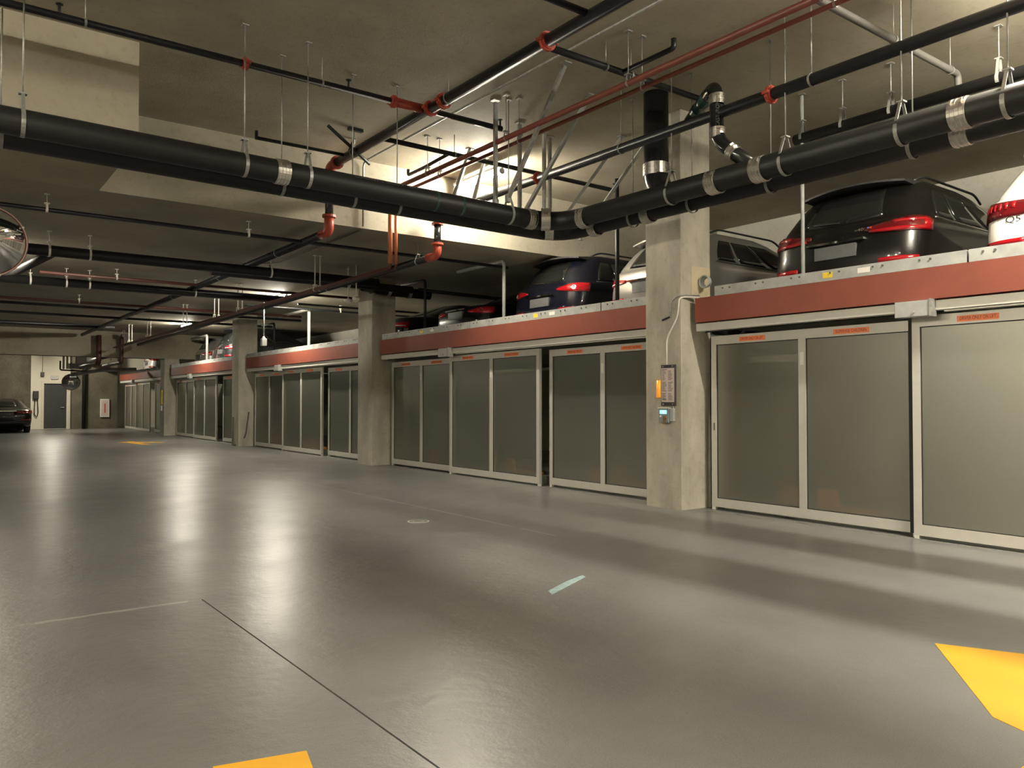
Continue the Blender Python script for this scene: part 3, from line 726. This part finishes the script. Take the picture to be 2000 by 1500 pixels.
# --- sprinkler main, upper then dropping at the step
t = run('sprinkler_main', 'long black sprinkler main along the upper soffit with red couplings', 'pipe', [(4.55, -6.9, 4.63), (4.55, 10.15, 4.63)], 0.06, 'sprinkler_black', n=16)
t['axis'] = AY
for y in (5.55, 7.35, 7.62): grooved(t, (4.55, y, 4.63), AY, 0.06)
for y in (3.0, 7.25, 9.6): ringhang(t, (4.55, y, 4.63), 0.063, ZU)
MB().bar((4.7, 9.9, ZU), (4.55, 9.75, 4.66), 0.04).bar((4.42, 9.5, ZU - 0.01), (4.62, 9.5, ZU - 0.01), 0.06).build('seismic_brace', 'cast_iron', t)
t = run('sprinkler_riser', 'black riser with red elbows dropping in front of the concrete step', 'pipe', [(4.55, 10.40, 4.52), (4.55, 10.40, 3.80)], 0.058, 'iron_gloss')
MB().tube(fillet([(4.55, 10.12, 4.63), (4.55, 10.40, 4.63), (4.55, 10.40, 4.36)], 0.16), 0.068, 16).build('red_elbow', 'red_fitting', t)
MB().tube(fillet([(4.55, 10.40, 3.92), (4.55, 10.40, 3.71), (4.55, 10.66, 3.71)], 0.16), 0.068, 16).build('red_elbow', 'red_fitting', t)
for z, in ((4.38,), (3.93,)): MB().ring((4.55, 10.40, z), (0, 0, 1), 0.06, 0.035, 0.035, 20).build('red_flange', 'red_fitting', t)
MB().ring((4.55, 10.14, 4.63), AY, 0.06, 0.035, 0.032, 20).build('red_flange', 'red_fitting', t)
t = run('sprinkler_main', 'black sprinkler main running away under the lower soffit', 'pipe', [(4.55, 10.60, 3.71), (4.55, 31.9, 3.71)], 0.06, 'sprinkler_black', n=14)
t['axis'] = AY
for y in (12.4, 15.5, 19, 23): ringhang(t, (4.55, y, 3.71), 0.063, ZL)
# upper branches along X
def branch(label, pts, r=0.03, heads=(), mat='sprinkler_black', ztop=ZU, group='sprinkler branch pipes', rods=()):
    t = run('sprinkler_branch', label, 'pipe', pts, r, mat, group, rad=0.06, n=10); t['axis'] = AX
    for h in heads:
        m = MB().tube([h, (h[0], h[1], h[2] + r + 0.07)], 0.012, 8).tube([(h[0], h[1], h[2] + r + 0.07), (h[0], h[1], h[2] + r + 0.078)], 0.03, 10)
        m.build('sprinkler_head', 'cast_iron', t)
    for x, y, z in rods: ringhang(t, (x, y, z), r + 0.003, ztop)
    return t
t = branch('black sprinkler branch crossing above the big drain, red tee at its middle', [(-8.9, 7.74, 4.65), (5.62, 7.74, 4.65)], 0.034,
       [(0.9, 7.74, 4.65), (3.6, 7.74, 4.65), (5.6, 7.74, 4.65)], rods=[(3.3, 7.74, 4.65), (1.1, 7.74, 4.65)])
grooved(t, (2.5, 7.74, 4.65), AX, 0.034)
MB().tube([(4.1, 7.74, 4.65), (4.5, 7.74, 4.65)], 0.052, 14).build('red_tee', 'red_fitting', t); grooved(t, (4.14, 7.74, 4.65), AX, 0.04)
t = branch('black sprinkler branch passing the tube light', [(4.6, 8.92, 4.65), (8.75, 8.95, 4.65)], 0.032, [(8.7, 8.95, 4.65)], rods=[(5.7, 8.93, 4.65), (7.4, 8.94, 4.65)])
MB().tube(fillet([(5.62, 8.93, 4.65), (5.62, 9.6, 4.62), (5.62, 10.05, 4.62), (5.62, 10.05, 4.70)], 0.03), 0.024, 8).build('arm_over', 'sprinkler_black', t)
t = branch('black sprinkler branch with a side arm behind the copper pipes', [(4.6, 5.67, 4.65), (7.3, 5.66, 4.65)], 0.034, [(6.9, 5.66, 4.65)], rods=[(5.4, 5.67, 4.65), (5.75, 5.67, 4.65)])
MB().tube(fillet([(5.62, 5.67, 4.65), (5.62, 4.98, 4.65), (5.62, 4.98, 4.74)], 0.04), 0.026, 8).build('arm_over', 'sprinkler_black', t)
branch('short black sprinkler branch leaving the main at the top of the picture', [(4.5, 4.97, 4.65), (-8.9, 4.97, 4.65)], 0.032, rods=[(2.8, 4.97, 4.65)])
t = branch('grey sprinkler branch at the upper right with an elbow drop', [(5.4, 3.6, 4.6), (8.26, 3.6, 4.6), (8.28, 3.6, 4.35)], 0.034, mat='dust_grey', rods=[(7.0, 3.6, 4.6), (8.1, 3.6, 4.6)])
t = branch('thin black pipe stub hanging left of the red elbow', [(3.33, 9.85, 4.65), (4.5, 9.83, 4.65)], 0.022)
MB().tube([(3.33, 9.85, 4.63), (3.33, 9.85, 4.74)], 0.022, 8).build('upturn', 'sprinkler_black', t)
t = branch('short diagonal black brace crossing the red elbow', [(4.05, 9.3, 4.80), (4.75, 9.55, 4.50)], 0.022)
# --- reddish water pipes along Y and their copper drops
for x, r, lb, y2 in ((5.44, 0.031, 'thicker red-brown water pipe along the upper soffit', 10.4), (5.63, 0.022, 'thinner red-brown water pipe along the upper soffit', 10.4)):
    xd = 5.515 if r > 0.03 else 5.61
    t = run('water_pipe', lb, 'pipe', [(x, -6.9, 4.41), (x, 9.9, 4.41), (xd, 10.40, 4.41), (xd, 10.40, 4.0)], r, 'red_pipe', rad=0.08, n=12)
    MB().tube(fillet([(xd, 10.40, 3.6), (xd, 10.40, 3.30), (xd, 31.5, 3.26)], 0.08), r, 12).build('lower_run', 'maroon_pipe', t)
    t['axis'] = AY
    MB().tube([(xd, 10.40, 4.30), (xd, 10.40, 3.36)], r + 0.003, 12).build('copper_drop', 'copper_pipe', t)
    for y in (3.35, 5.4, 7.4, 9.2): hanger(t, (x, y, 4.41), AY, r, ZU, 'galvanised', 0.005, 0.05, 0.02)
    for y in (13.2, 17.45, 19.2, 22.0, 26.2, 28.9): hanger(t, (xd, y, 3.295), AY, r, ZL, 'white_plastic', 0.012, 0.05, 0.02)
# --- medium black pipe with red couplings, dropping at the step
t = run('sprinkler_feed', 'medium black pipe above the big drain with red couplings and a sloping run', 'pipe', [(6.33, -6.9, 4.20), (6.33, 10.1, 4.20)], 0.055, 'sprinkler_black', n=16)
t['axis'] = AY
for y in (4.42, 7.9): grooved(t, (6.33, y, 4.20), AY, 0.055)
for y in (2.1, 4.0, 6.4): ringhang(t, (6.33, y, 4.20), 0.058, ZU, rod=0.007)
t = run('sprinkler_riser', 'short black riser with red elbows left of the steel struts', 'pipe', [(6.33, 10.4, 4.1), (6.33, 10.4, 3.66)], 0.056, 'iron_gloss')
MB().tube(fillet([(6.33, 10.05, 4.20), (6.33, 10.40, 4.20), (6.33, 10.40, 4.05)], 0.14), 0.064, 14).build('red_elbow', 'red_fitting', t)
MB().tube(fillet([(6.33, 10.40, 3.75), (6.33, 10.40, 3.57), (6.33, 10.68, 3.57)], 0.15), 0.064, 14).build('red_elbow', 'red_fitting', t)
for z in (4.06, 3.75): MB().ring((6.33, 10.4, z), (0, 0, 1), 0.058, 0.03, 0.034, 20).build('red_flange', 'red_fitting', t)
t = run('sprinkler_feed', 'medium black pipe running away under the lower soffit beside the gates', 'pipe', [(6.33, 10.6, 3.57), (6.33, 31.5, 3.40)], 0.055, 'sprinkler_black', n=14)
t['axis'] = AY
for y in (11.0, 14.5, 18.0): hanger(t, (6.33, y, 3.565 - (y - 10.6) * 0.008), AY, 0.055, ZL, 'galvanised', 0.006, 0.06, 0.025)
# --- pipe further back over the cars
t = run('drain_pipe', 'dark pipe hung in hooks above the black car', 'pipe', [(8.2, 5.4, 4.40), (8.2, -6.9, 4.42)], 0.062, 'cast_iron', n=16)
for y in (5.3, 4.8, 4.25, 3.2, 2.1): hanger(t, (8.2, y, 4.41), AY, 0.062, ZU)
t = run('vent_pipe', 'grey pipe behind the dark hooked pipe at the upper right', 'pipe', [(8.65, 3.4, 4.55), (8.65, -6.9, 4.55)], 0.05, 'dust_grey', n=14)
t['axis'] = AY
ringhang(t, (8.65, 2.2, 4.55), 0.053, ZU)
# --- conduit
run('electrical_conduit', 'thin grey conduit on the upper soffit bending down the concrete step', 'conduit',
    [(5.2, -6.9, 4.885), (5.2, 10.66, 4.885), (5.2, 10.66, 3.92)], 0.015, 'galvanised', rad=0.12, n=8)
run('electrical_conduit', 'thin conduit running under the lower soffit', 'conduit', [(5.2, 10.75, 3.875), (5.2, 14.2, 3.875), (4.7, 14.6, 3.875), (4.4, 15.2, 3.875), (-3, 15.3, 3.875)], 0.013, 'dust_grey', rad=0.2, n=8)
# --- lower soffit pipes along X
def low(label, y, z, r, mat, x0=-8.9, x1=6.2, rods=(), name='drain_pipe', cat='pipe', rodmat='white_plastic'):
    t = run(name, label, cat, [(x0, y, z), (x1, y, z)], r, mat, 'pipes under the lower soffit', n=12); t['axis'] = AX
    for x in rods: hanger(t, (x, y, z), AX, r, ZL, rodmat, 0.006, 0.05, 0.03)
    return t
low('thin black sprinkler pipe nearest the step under the lower soffit', 11.25, 3.70, 0.028, 'sprinkler_black', rods=(1.2, 3.7), name='sprinkler_branch', x1=8.3)
low('thick black drain crossing to the shaded column', 13.7, 3.60, 0.085, 'cast_iron', x0=1.05, x1=7.0, rods=(1.5, 2.05, 4.9))
low('black drain close behind the thick one, turning to the column', 14.15, 3.60, 0.075, 'cast_iron', x0=4.0, x1=8.0, rods=(6.6,))
low('thick black drain at mid depth under the lower soffit', 17.4, 3.62, 0.085, 'cast_iron', x1=6.6, rods=(1.6, 2.2, 2.6, 4.6))
low('thin dark red pipe just in front of the mid-depth drain', 16.9, 3.72, 0.03, 'maroon_pipe', x0=1.7, x1=8.6, rods=(3.0,), name='water_pipe')
low('dark red pipe, first of the four far ones', 21.55, 3.72, 0.032, 'maroon_pipe', x1=8.6, rods=(3.0,), name='water_pipe')
low('black pipe, second of the four far ones', 22.58, 3.72, 0.034, 'sprinkler_black', x1=9, name='sprinkler_branch')
low('black pipe, third of the four far ones', 25.0, 3.72, 0.035, 'sprinkler_black', x1=9, name='sprinkler_branch')
low('black pipe, last of the four far ones', 28.5, 3.74, 0.06, 'sprinkler_black', x1=5.0, name='sprinkler_branch')
low('thin black pipe over the empty platform in front of the bright wall', 19.8, 3.74, 0.026, 'sprinkler_black', x0=6.4, x1=11.4, name='sprinkler_branch', rods=(9.0,))
low('second thin black pipe over the empty platform', 17.75, 3.60, 0.026, 'sprinkler_black', x0=7.0, x1=11.4, name='sprinkler_branch', rods=(9.2,))
t = run('drain_pipe', 'black cross pipe joining two drains by the round mirror', 'pipe', [(1.55, 13.7, 3.58), (1.25, 16.3, 3.58), (0.8, 16.6, 3.58)], 0.07, 'cast_iron', rad=0.2)
# pipe bundle at the head of the shaded column
t = run('drain_pipe', 'short black pipe bundle with silver clamps at the head of the shaded column', 'pipe', [(7.0, 14.35, 3.62), (7.45, 14.45, 3.58), (8.6, 14.45, 3.58)], 0.10, 'iron_gloss', rad=0.15, n=18)
for x in (7.25, 7.62, 8.1): coupling(t, (x, 14.45, 3.58), AX, 0.10, 0.07, ribs=2)
t = run('drain_pipe', 'thin black pipe from the column head over the black saloon', 'pipe', [(8.3, 14.4, 3.66), (12.9, 14.4, 3.60)], 0.04, 'sprinkler_black')
# --- sprinkler drops standing behind the platform edge
def drop(label, x, y, z0, z1, arm, mat='galv_paint', r=0.024):
    pts = [(x, y, z0), (x, y, z1)]
    if arm: pts.append((x, y + arm, z1 + 0.005))
    return tag(run('sprinkler_drop', label, 'pipe', pts, r, mat, 'sprinkler drops', rad=0.09, n=10), None)
drop('pale sprinkler drop with a bent arm left of the navy car', 8.2, 11.22, 2.25, 3.80, 1.5, 'galv_paint', 0.032)
drop('black sprinkler drop in front of the dark glossy car', 8.2, 13.95, 2.25, 3.80, 1.0, 'sprinkler_black', 0.03)
drop('black sprinkler drop just left of the nearest column', 8.2, 8.38, 2.25, 4.62, 0, 'sprinkler_black', 0.032)
drop('grey sprinkler drop in front of the black car', 8.2, 5.31, 2.25, 4.9, 0, 'galv_paint', 0.022)
drop('white sprinkler drop with a bent arm over the empty platform', 8.2, 20.0, 2.25, 3.76, 2.2, 'white_plastic', 0.04)
drop('dark sprinkler drop beside the hanging junction box', 8.2, 22.6, 2.25, 3.6, 1.0, 'sprinkler_black', 0.032)
drop('white sprinkler drop over the fourth bay', 8.2, 29.4, 2.25, 3.7, 2.0, 'white_plastic', 0.045)
# --- struts bracing the drain bend
def strut(label, a, b, mat='galvanised', wx=0.041):
    t = thing('strut_brace', a, label, 'strut', 'steel struts at the drain bend')
    a = Vector(a); b = Vector(b); d = (b - a).normalized()
    MB().bar(a + d * 0.03, b, wx, wx).build('channel', mat, t)
    up = a if a.z > b.z else b
    MB().box(up.x - 0.05, up.x + 0.05, up.y - 0.04, up.y + 0.04, ZU - 0.012, ZU).build('foot_plate', mat, t)
    lo = b if a.z > b.z else a
    MB().bar(lo + Vector((0, 0, -0.05)), lo + Vector((0, 0, 0.03)), 0.055, 0.055).build('end_clamp', mat, t)
strut('leftmost upright steel strut at the drain bend', (5.43, 7.60, ZU), (5.43, 7.60, 3.70))
strut('second upright steel strut at the drain bend', (6.12, 8.03, ZU), (6.12, 8.03, 3.66))
strut('third upright steel strut at the drain bend, darker', (6.60, 8.12, ZU), (6.60, 8.12, 3.64), 'galv_paint')
strut('fourth slotted upright strut at the drain bend', (6.76, 8.2, ZU), (6.76, 8.2, 3.62))
strut('longest diagonal strut rising to the right at the drain bend', (5.42, 6.30, ZU), (5.50, 7.44, 3.72))
strut('second diagonal strut crossing the red-brown pipes', (6.22, 6.80, ZU), (6.08, 7.92, 3.68), 'galv_paint')
strut('third diagonal strut below the medium black pipe', (7.55, 7.62, ZU), (6.78, 8.12, 3.62))
strut('rightmost diagonal strut below the medium black pipe', (8.1, 7.75, ZU), (7.1, 7.95, 3.55), 'galv_paint')
strut('short diagonal strut left of the tube light', (6.2, 9.3, ZU), (5.1, 8.1, 3.66))
strut('short diagonal strut under the tube light', (6.6, 9.5, ZU), (5.4, 8.1, 3.66))

# ================================================================ CONTROL PANEL ON THE NEAR COLUMN
t = thing('instruction_panel', (7.385, 6.65, 1.27), 'dark framed instruction board on the nearest column', 'sign')
MB().box(7.37, 7.40, 6.54, 6.765, 1.268, 1.778).build('backboard', 'panel_dark', t, bevel=0.004)
sh = MB().box(7.367, 7.37, 6.55, 6.755, 1.315, 1.735).build('sheet', 'sheet', t)
for y in (6.575, 6.73):
    for z in (1.29, 1.757): MB().tube([(7.363, y, z), (7.37, y, z)], 0.012, 8).build('screw', 'stainless', t)
m = MB()
m.box(7.3655, 7.367, 6.66, 6.745, 1.712, 1.722)
for k in range(24):
    z = 1.70 - k * 0.0155
    if k in (8, 17): continue
    for a, b in ((6.665, 6.745), (6.56, 6.645)):
        ln = random.uniform(0.5, 1.0) * (b - a); m.box(7.3655, 7.367, b - ln, b, z - 0.0035, z + 0.0035)
m.box(7.3655, 7.367, 6.67, 6.745, 1.345, 1.352)
o = m.build('printed_lines', 'grey_ink', sh); o['kind'] = 'stuff'
t = thing('warning_beacon', (7.385, 6.81, 1.37), 'orange warning beacon beside the instruction board', 'beacon')
MB().box(7.375, 7.40, 6.775, 6.85, 1.37, 1.59).build('base', 'beacon_orange', t)
MB().tube([(7.372, 6.80, 1.375), (7.372, 6.80, 1.585)], 0.03, 14).build('lens', 'beacon_orange', t)
t = thing('control_unit', (7.38, 6.68, 1.05), 'small grey control unit with lit cyan screen and key', 'control unit')
MB().box(7.35, 7.40, 6.625, 6.79, 1.06, 1.245).build('case', 'control_grey', t, bevel=0.004)
MB().box(7.345, 7.40, 6.62, 6.795, 1.238, 1.25).build('hood', 'white_plastic', t)
MB().box(7.347, 7.35, 6.655, 6.765, 1.17, 1.215).build('screen', 'screen_cyan', t)
MB().tube([(7.342, 6.755, 1.14), (7.35, 6.755, 1.14)], 0.013, 10).build('button', 'white_plastic', t)
MB().tube([(7.335, 6.68, 1.125), (7.35, 6.68, 1.125)], 0.022, 12).build('key_switch', 'brass', t)
MB().box(7.325, 7.33, 6.672, 6.70, 1.04, 1.12).build('key', 'brass', t)
t = thing('junction_box', (7.38, 6.59, 1.06), 'narrow grey box beside the control unit', 'box')
MB().box(7.36, 7.40, 6.56, 6.618, 1.08, 1.235).build('case', 'box_grey', t, bevel=0.003)
MB().tube([(7.385, 6.575, 1.23), (7.385, 6.575, 1.27)], 0.006, 8).build('cable', 'white_plastic', t)
t = run('electrical_conduit', 'white conduit rising from the instruction board to the red beam', 'conduit',
    [(7.385, 6.68, 1.77), (7.385, 6.68, 2.10), (7.385, 6.50, 2.36), (7.385, 6.475, 2.58), (7.43, 6.44, 2.60), (7.62, 6.36, 2.60)], 0.010, 'white_plastic', rad=0.08, n=8)
t = run('electrical_conduit', 'short hooked grey conduit on the nearest column', 'conduit',
    [(7.385, 6.62, 2.36), (7.385, 6.62, 2.55), (7.385, 6.5, 2.615), (7.43, 6.44, 2.62), (7.62, 6.36, 2.62)], 0.010, 'galvanised', rad=0.07, n=8)
MB().bar((7.385, 6.62, 2.37), (7.37, 6.74, 2.335), 0.018).build('bare_end', 'rubber', t)
t = thing('cable_coil', (7.8, 6.33, 2.71), 'coil of grey cable on the platform beside the nearest column', 'cable')
for k in range(4):
    cx, cz, rr = 7.70 + 0.02 * k, 2.80, 0.075 - 0.006 * k
    MB().tube([(cx, 6.35 + rr * math.cos(a * math.pi / 9), cz + rr * math.sin(a * math.pi / 9)) for a in range(19)], 0.009, 6, cap=False).build('loop', 'galv_paint', t)
t = tag(MB().box(XC + 0.18, XB - 0.02, 6.448, 6.46, 2.62, 3.0).build('render_patch', 'patch'), 'tan plaster patch on the side of the nearest column', 'patch')

# ================================================================ HANGING BITS UNDER THE LOWER SOFFIT
for y, lb in ((13.95, 'left of two white disc detectors hanging by the shaded column'), (13.6, 'right of two white disc detectors hanging by the shaded column')):
    t = thing('disc_detector', (6.5, y, 3.27), lb, 'detector', 'hanging disc detectors')
    MB().tube([(6.5, y, 3.27), (6.5, y, ZL)], 0.012, 8).build('stem', 'white_plastic', t)
    MB().tube([(6.5, y, 3.20), (6.5, y, 3.22), (6.5, y, 3.27), (6.5, y, 3.29)], [0.05, 0.075, 0.075, 0.03], 18).build('disc', 'white_plastic', t)
t = thing('hanging_outlet_box', (6.6, 18.9, 2.70), 'grey outlet box hanging on a rod left of the third column', 'box')
MB().tube([(6.6, 18.9, 2.84), (6.6, 18.9, ZL)], 0.018, 8).build('rod', 'galvanised', t)
MB().box(6.54, 6.66, 18.84, 18.96, 2.66, 2.84).build('case', 'box_grey', t, bevel=0.01)
MB().tube([(6.6, 18.9, 2.84), (6.6, 18.9, 2.89)], [0.05, 0.02], 12).build('gland', 'box_grey', t)

# ================================================================ CONVEX MIRRORS
def convex_mirror(c, d, r, ztop, label):
    c = Vector(c); d = Vector(d).normalized()
    t = thing('convex_mirror', c, label, 'mirror', 'convex safety mirrors')
    u = d.cross(Vector((0, 0, 1))).normalized(); v = u.cross(d)
    vs = []; n = 36; rings = 10; dep = r * 0.32
    for j in range(rings + 1):
        q = j / rings; rr = r * q; h = dep * (1 - q * q)
        for k in range(n):
            a = 2 * math.pi * k / n; vs.append(c + d * h + (u * math.cos(a) + v * math.sin(a)) * max(rr, 1e-4))
    fs = [(j * n + k, (j + 1) * n + k, (j + 1) * n + (k + 1) % n, j * n + (k + 1) % n) for j in range(rings) for k in range(n)]
    MB().add(vs, fs, True).build('dome', 'mirror', t)
    MB().ring(c - d * 0.01, d, r * 0.97, 0.035, r * 0.06, 40, 0).build('rim', 'mirror_rim', t)
    MB().ring(c + d * 0.012, d, r * 0.985, 0.008, r * 0.02, 40, 0).build('reflection_ring', 'pink_reflection', t)  # pink reflection on the rim, painted as a coloured ring
    m = MB(); vv = [c - d * 0.03 + (u * math.cos(2 * math.pi * k / n) + v * math.sin(2 * math.pi * k / n)) * r * 0.97 for k in range(n)]
    m.add(vv, [tuple(range(n))]).build('back', 'mirror_rim', t)
    for a in (40, 65, 150, 250, 330):
        q = c + (u * math.cos(R(a)) + v * math.sin(R(a))) * r * 1.0 + d * 0.01
        MB().tube([q, q + d * 0.02], r * 0.035, 8).build('rivet', 'chrome', t)
    MB().tube(fillet([c - d * 0.03, c - d * 0.16, (c.x - d.x * 0.16, c.y - d.y * 0.16, ztop)], 0.05), 0.016, 8).build('bracket', 'galvanised', t)
convex_mirror((0.46, 8.9, 2.84), (0.05, -1, -0.22), 0.33, ZL, 'near convex mirror cut by the left edge of the picture')
convex_mirror((5.02, 38.0, 2.13), (-0.15, -1, -0.1), 0.34, ZL, 'small far convex mirror hanging by the dark door')

# ================================================================ FAR END
t = tag(thing('door_1', (5.03, 43.05, 0), 'dark grey steel door in the far wall', 'door'), kind='structure'); del t['category']
MB().box(4.56, 5.50, 43.03, 43.08, 0.01, 2.15).build('leaf', 'door_grey', t)
MB().box(4.46, 4.56, 42.95, 43.1, 0, 2.24).build('jamb', 'frame_cream', t); MB().box(5.50, 5.60, 42.95, 43.1, 0, 2.24).build('jamb', 'frame_cream', t)
MB().box(4.56, 5.50, 42.95, 43.1, 2.15, 2.24).build('head', 'frame_cream', t)
h = MB().tube([(5.38, 42.97, 1.02), (5.38, 43.03, 1.02)], 0.025, 10).build('door_handle', 'stainless', t)
MB().bar((5.40, 42.97, 1.02), (5.26, 42.97, 1.02), 0.03).build('lever', 'stainless', h)
MB().box(4.56, 5.50, 42.98, 43.03, 0.0, 0.015).build('sill', 'frame_cream', t)
t = thing('exit_sign', (4.98, 42.95, 2.42), 'small pale exit sign above the far door', 'sign')
MB().box(4.84, 5.14, 42.93, 42.99, 2.36, 2.52).build('case', 'box_grey', t)
f_ = MB().box(4.86, 5.12, 42.925, 42.93, 2.375, 2.505).build('face', 'white_sticker', t)
text_mesh('sign_text', 'EXIT', 0.10, (4.99, 42.923, 2.44), (1, 0, 0), (0, 0, 1), 'grey_ink', f_, width=0.2)
t = thing('emergency_light', (4.5, 42.9, 2.6), 'small dark lamp hanging on a wire left of the exit sign', 'lamp')
MB().box(4.42, 4.56, 42.85, 42.97, 2.50, 2.68).build('case', 'panel_dark', t); MB().tube([(4.49, 42.91, 2.68), (4.49, 42.91, ZL)], 0.008, 6).build('wire', 'grey_ink', t)
t = thing('car_charger', (4.25, 42.9, 1.2), 'dark wall charger with looped cable left of the far door', 'charger')
MB().box(4.12, 4.34, 42.85, 43.0, 1.42, 1.80).build('case', 'panel_dark', t, bevel=0.02)
MB().tube(fillet([(4.2, 42.93, 1.42), (4.17, 42.93, 0.7), (4.27, 42.93, 0.55), (4.33, 42.93, 0.75), (4.3, 42.93, 1.42)], 0.1), 0.018, 8).build('cable', 'rubber', t)
t = thing('extinguisher_cabinet', (7.0, 42.47, 0.5), 'white fire extinguisher cabinet on the dark far wall', 'cabinet')
MB().box(6.86, 7.26, 42.42, 42.5, 0.55, 1.42).build('case', 'white_plastic', t, bevel=0.01)
MB().box(6.90, 7.22, 42.415, 42.42, 0.60, 1.37).build('door', 'sheet', t)
MB().box(7.04, 7.09, 42.41, 42.415, 0.75, 1.20).build('red_lettering', 'sign_red', t)
run('drain_stack', 'dark vertical stack on the far wall beside the door', 'pipe', [(6.15, 42.35, 0), (6.15, 42.35, 3.2), (6.15, 36.5, 3.2)], 0.09, 'cast_iron', rad=0.2)
run('sprinkler_riser', 'dark red riser under the far beam', 'pipe', [(5.1, 31.95, 3.72), (5.1, 31.95, 2.70), (5.1, 36.0, 2.70)], 0.085, 'maroon_pipe', rad=0.2)
t = run('sprinkler_riser', 'second red riser under the far beam, further right', 'pipe', [(5.85, 31.5, 3.72), (5.85, 31.95, 3.72), (5.85, 31.95, 2.75), (5.85, 35.5, 2.75)], 0.07, 'maroon_pipe', rad=0.15)
hanger(t, (5.85, 34.0, 2.75), AY, 0.07, ZL); hanger(t, (5.85, 31.6, 3.72), AY, 0.07, ZL)
t = run('vent_pipe', 'pale sloping pipe hanging below the far beam', 'pipe', [(4.75, 36.0, 2.38), (5.9, 36.0, 2.60), (7.2, 36.2, 2.66)], 0.075, 'galv_paint', rad=0.2)
hanger(t, (5.3, 36.0, 2.485), AX, 0.075, ZL); hanger(t, (6.6, 36.1, 2.63), AX, 0.075, ZL)
t = thing('fan_coil_unit', (5.0, 37, 2.75), 'pale ventilation unit with pipes hanging behind the far beam', 'ventilation unit')
MB().box(4.75, 5.55, 36.4, 37.4, 2.66, 2.86).build('duct', 'galv_paint', t); MB().box(4.95, 5.35, 36.3, 36.4, 2.86, 3.15).build('filter_box', 'white_plastic', t, bevel=0.02)
for x in (4.55, 4.68, 4.82): MB().tube([(x, 36.5, 2.62), (x, 36.5, ZL)], 0.04, 10).build('pipe', 'white_plastic', t)
MB().tube(fillet([(4.42, 36.4, 2.95), (4.42, 36.4, 2.58), (5.3, 36.4, 2.55)], 0.06), 0.03, 8).build('hose', 'rubber', t)
t = run('electrical_conduit', 'curved conduit loop at the foot of the third column', 'conduit',
        [(7.39, 23.75, 0.85), (7.39, 23.75, 0.03), (7.39, 23.5, 0.02), (7.6, 23.28, 0.25), (7.7, 23.28, 1.0)], 0.02, 'dust_grey', rad=0.15, n=8)
t = thing('instruction_panel', (7.38, 32.5, 1.2), 'small orange and white panel on the far column', 'sign')
MB().box(7.37, 7.40, 32.45, 32.62, 1.2, 1.75).build('board', 'yellow_sticker', t); MB().box(7.36, 7.40, 32.47, 32.62, 0.95, 1.15).build('control_box', 'white_plastic', t)
t = thing('smoke_detector', (3.9, 19.0, 3.86), 'small pale smoke detector on the lower soffit', 'detector')
MB().tube([(3.9, 19.0, ZL), (3.9, 19.0, 3.86), (3.9, 19.0, 3.84)], [0.09, 0.085, 0.05], 18).build('body', 'white_plastic', t)

# ================================================================ FLOOR MARKINGS
def mark(name, pts, mat, label, cat='floor marking', z=0.0025):
    return tag(MB().poly(pts, 0.0003, z).build(name, mat), label, cat)
mark('arrow_marking', [(4.459, 2.101), (3.62, 1.47), (3.52, 1.22), (3.0, 1.2), (3.0, 0.75), (4.7, 0.75), (4.7, 1.63)], 'paint_yellow', 'yellow painted floor marking at the lower right edge')
mark('arrow_marking', [(0.86, 2.968), (1.184, 2.89), (0.98, 2.05), (1.25, 1.98), (0.75, 1.3), (0.35, 2.2), (0.64, 2.13)], 'paint_yellow', 'yellow painted floor marking at the bottom edge')
mark('arrow_marking', [(4.93, 27.55), (5.50, 28.25), (5.62, 28.2), (5.47, 27.75), (6.25, 27.0), (6.1, 26.75), (5.5, 27.2), (5.62, 25.95), (5.35, 26.0), (5.2, 27.35)], 'paint_yellow', 'far yellow painted arrow on the floor')
mark('chalk_mark', [(3.48, 4.20), (3.52, 4.29), (3.8, 4.43), (4.05, 4.52), (4.02, 4.46), (3.75, 4.33)], 'chalk_blue', 'pale blue chalk smear on the grey floor')
m = MB().ring((4.40, 7.62, -0.006), (0, 0, 1), 0.105, 0.0155, 0.016, 28).ring((4.40, 7.62, -0.006), (0, 0, 1), 0.05, 0.0155, 0.014, 20)
tag(m.build('floor_drain', 'paint_white'), 'small round pale floor drain ring in the aisle', 'drain')
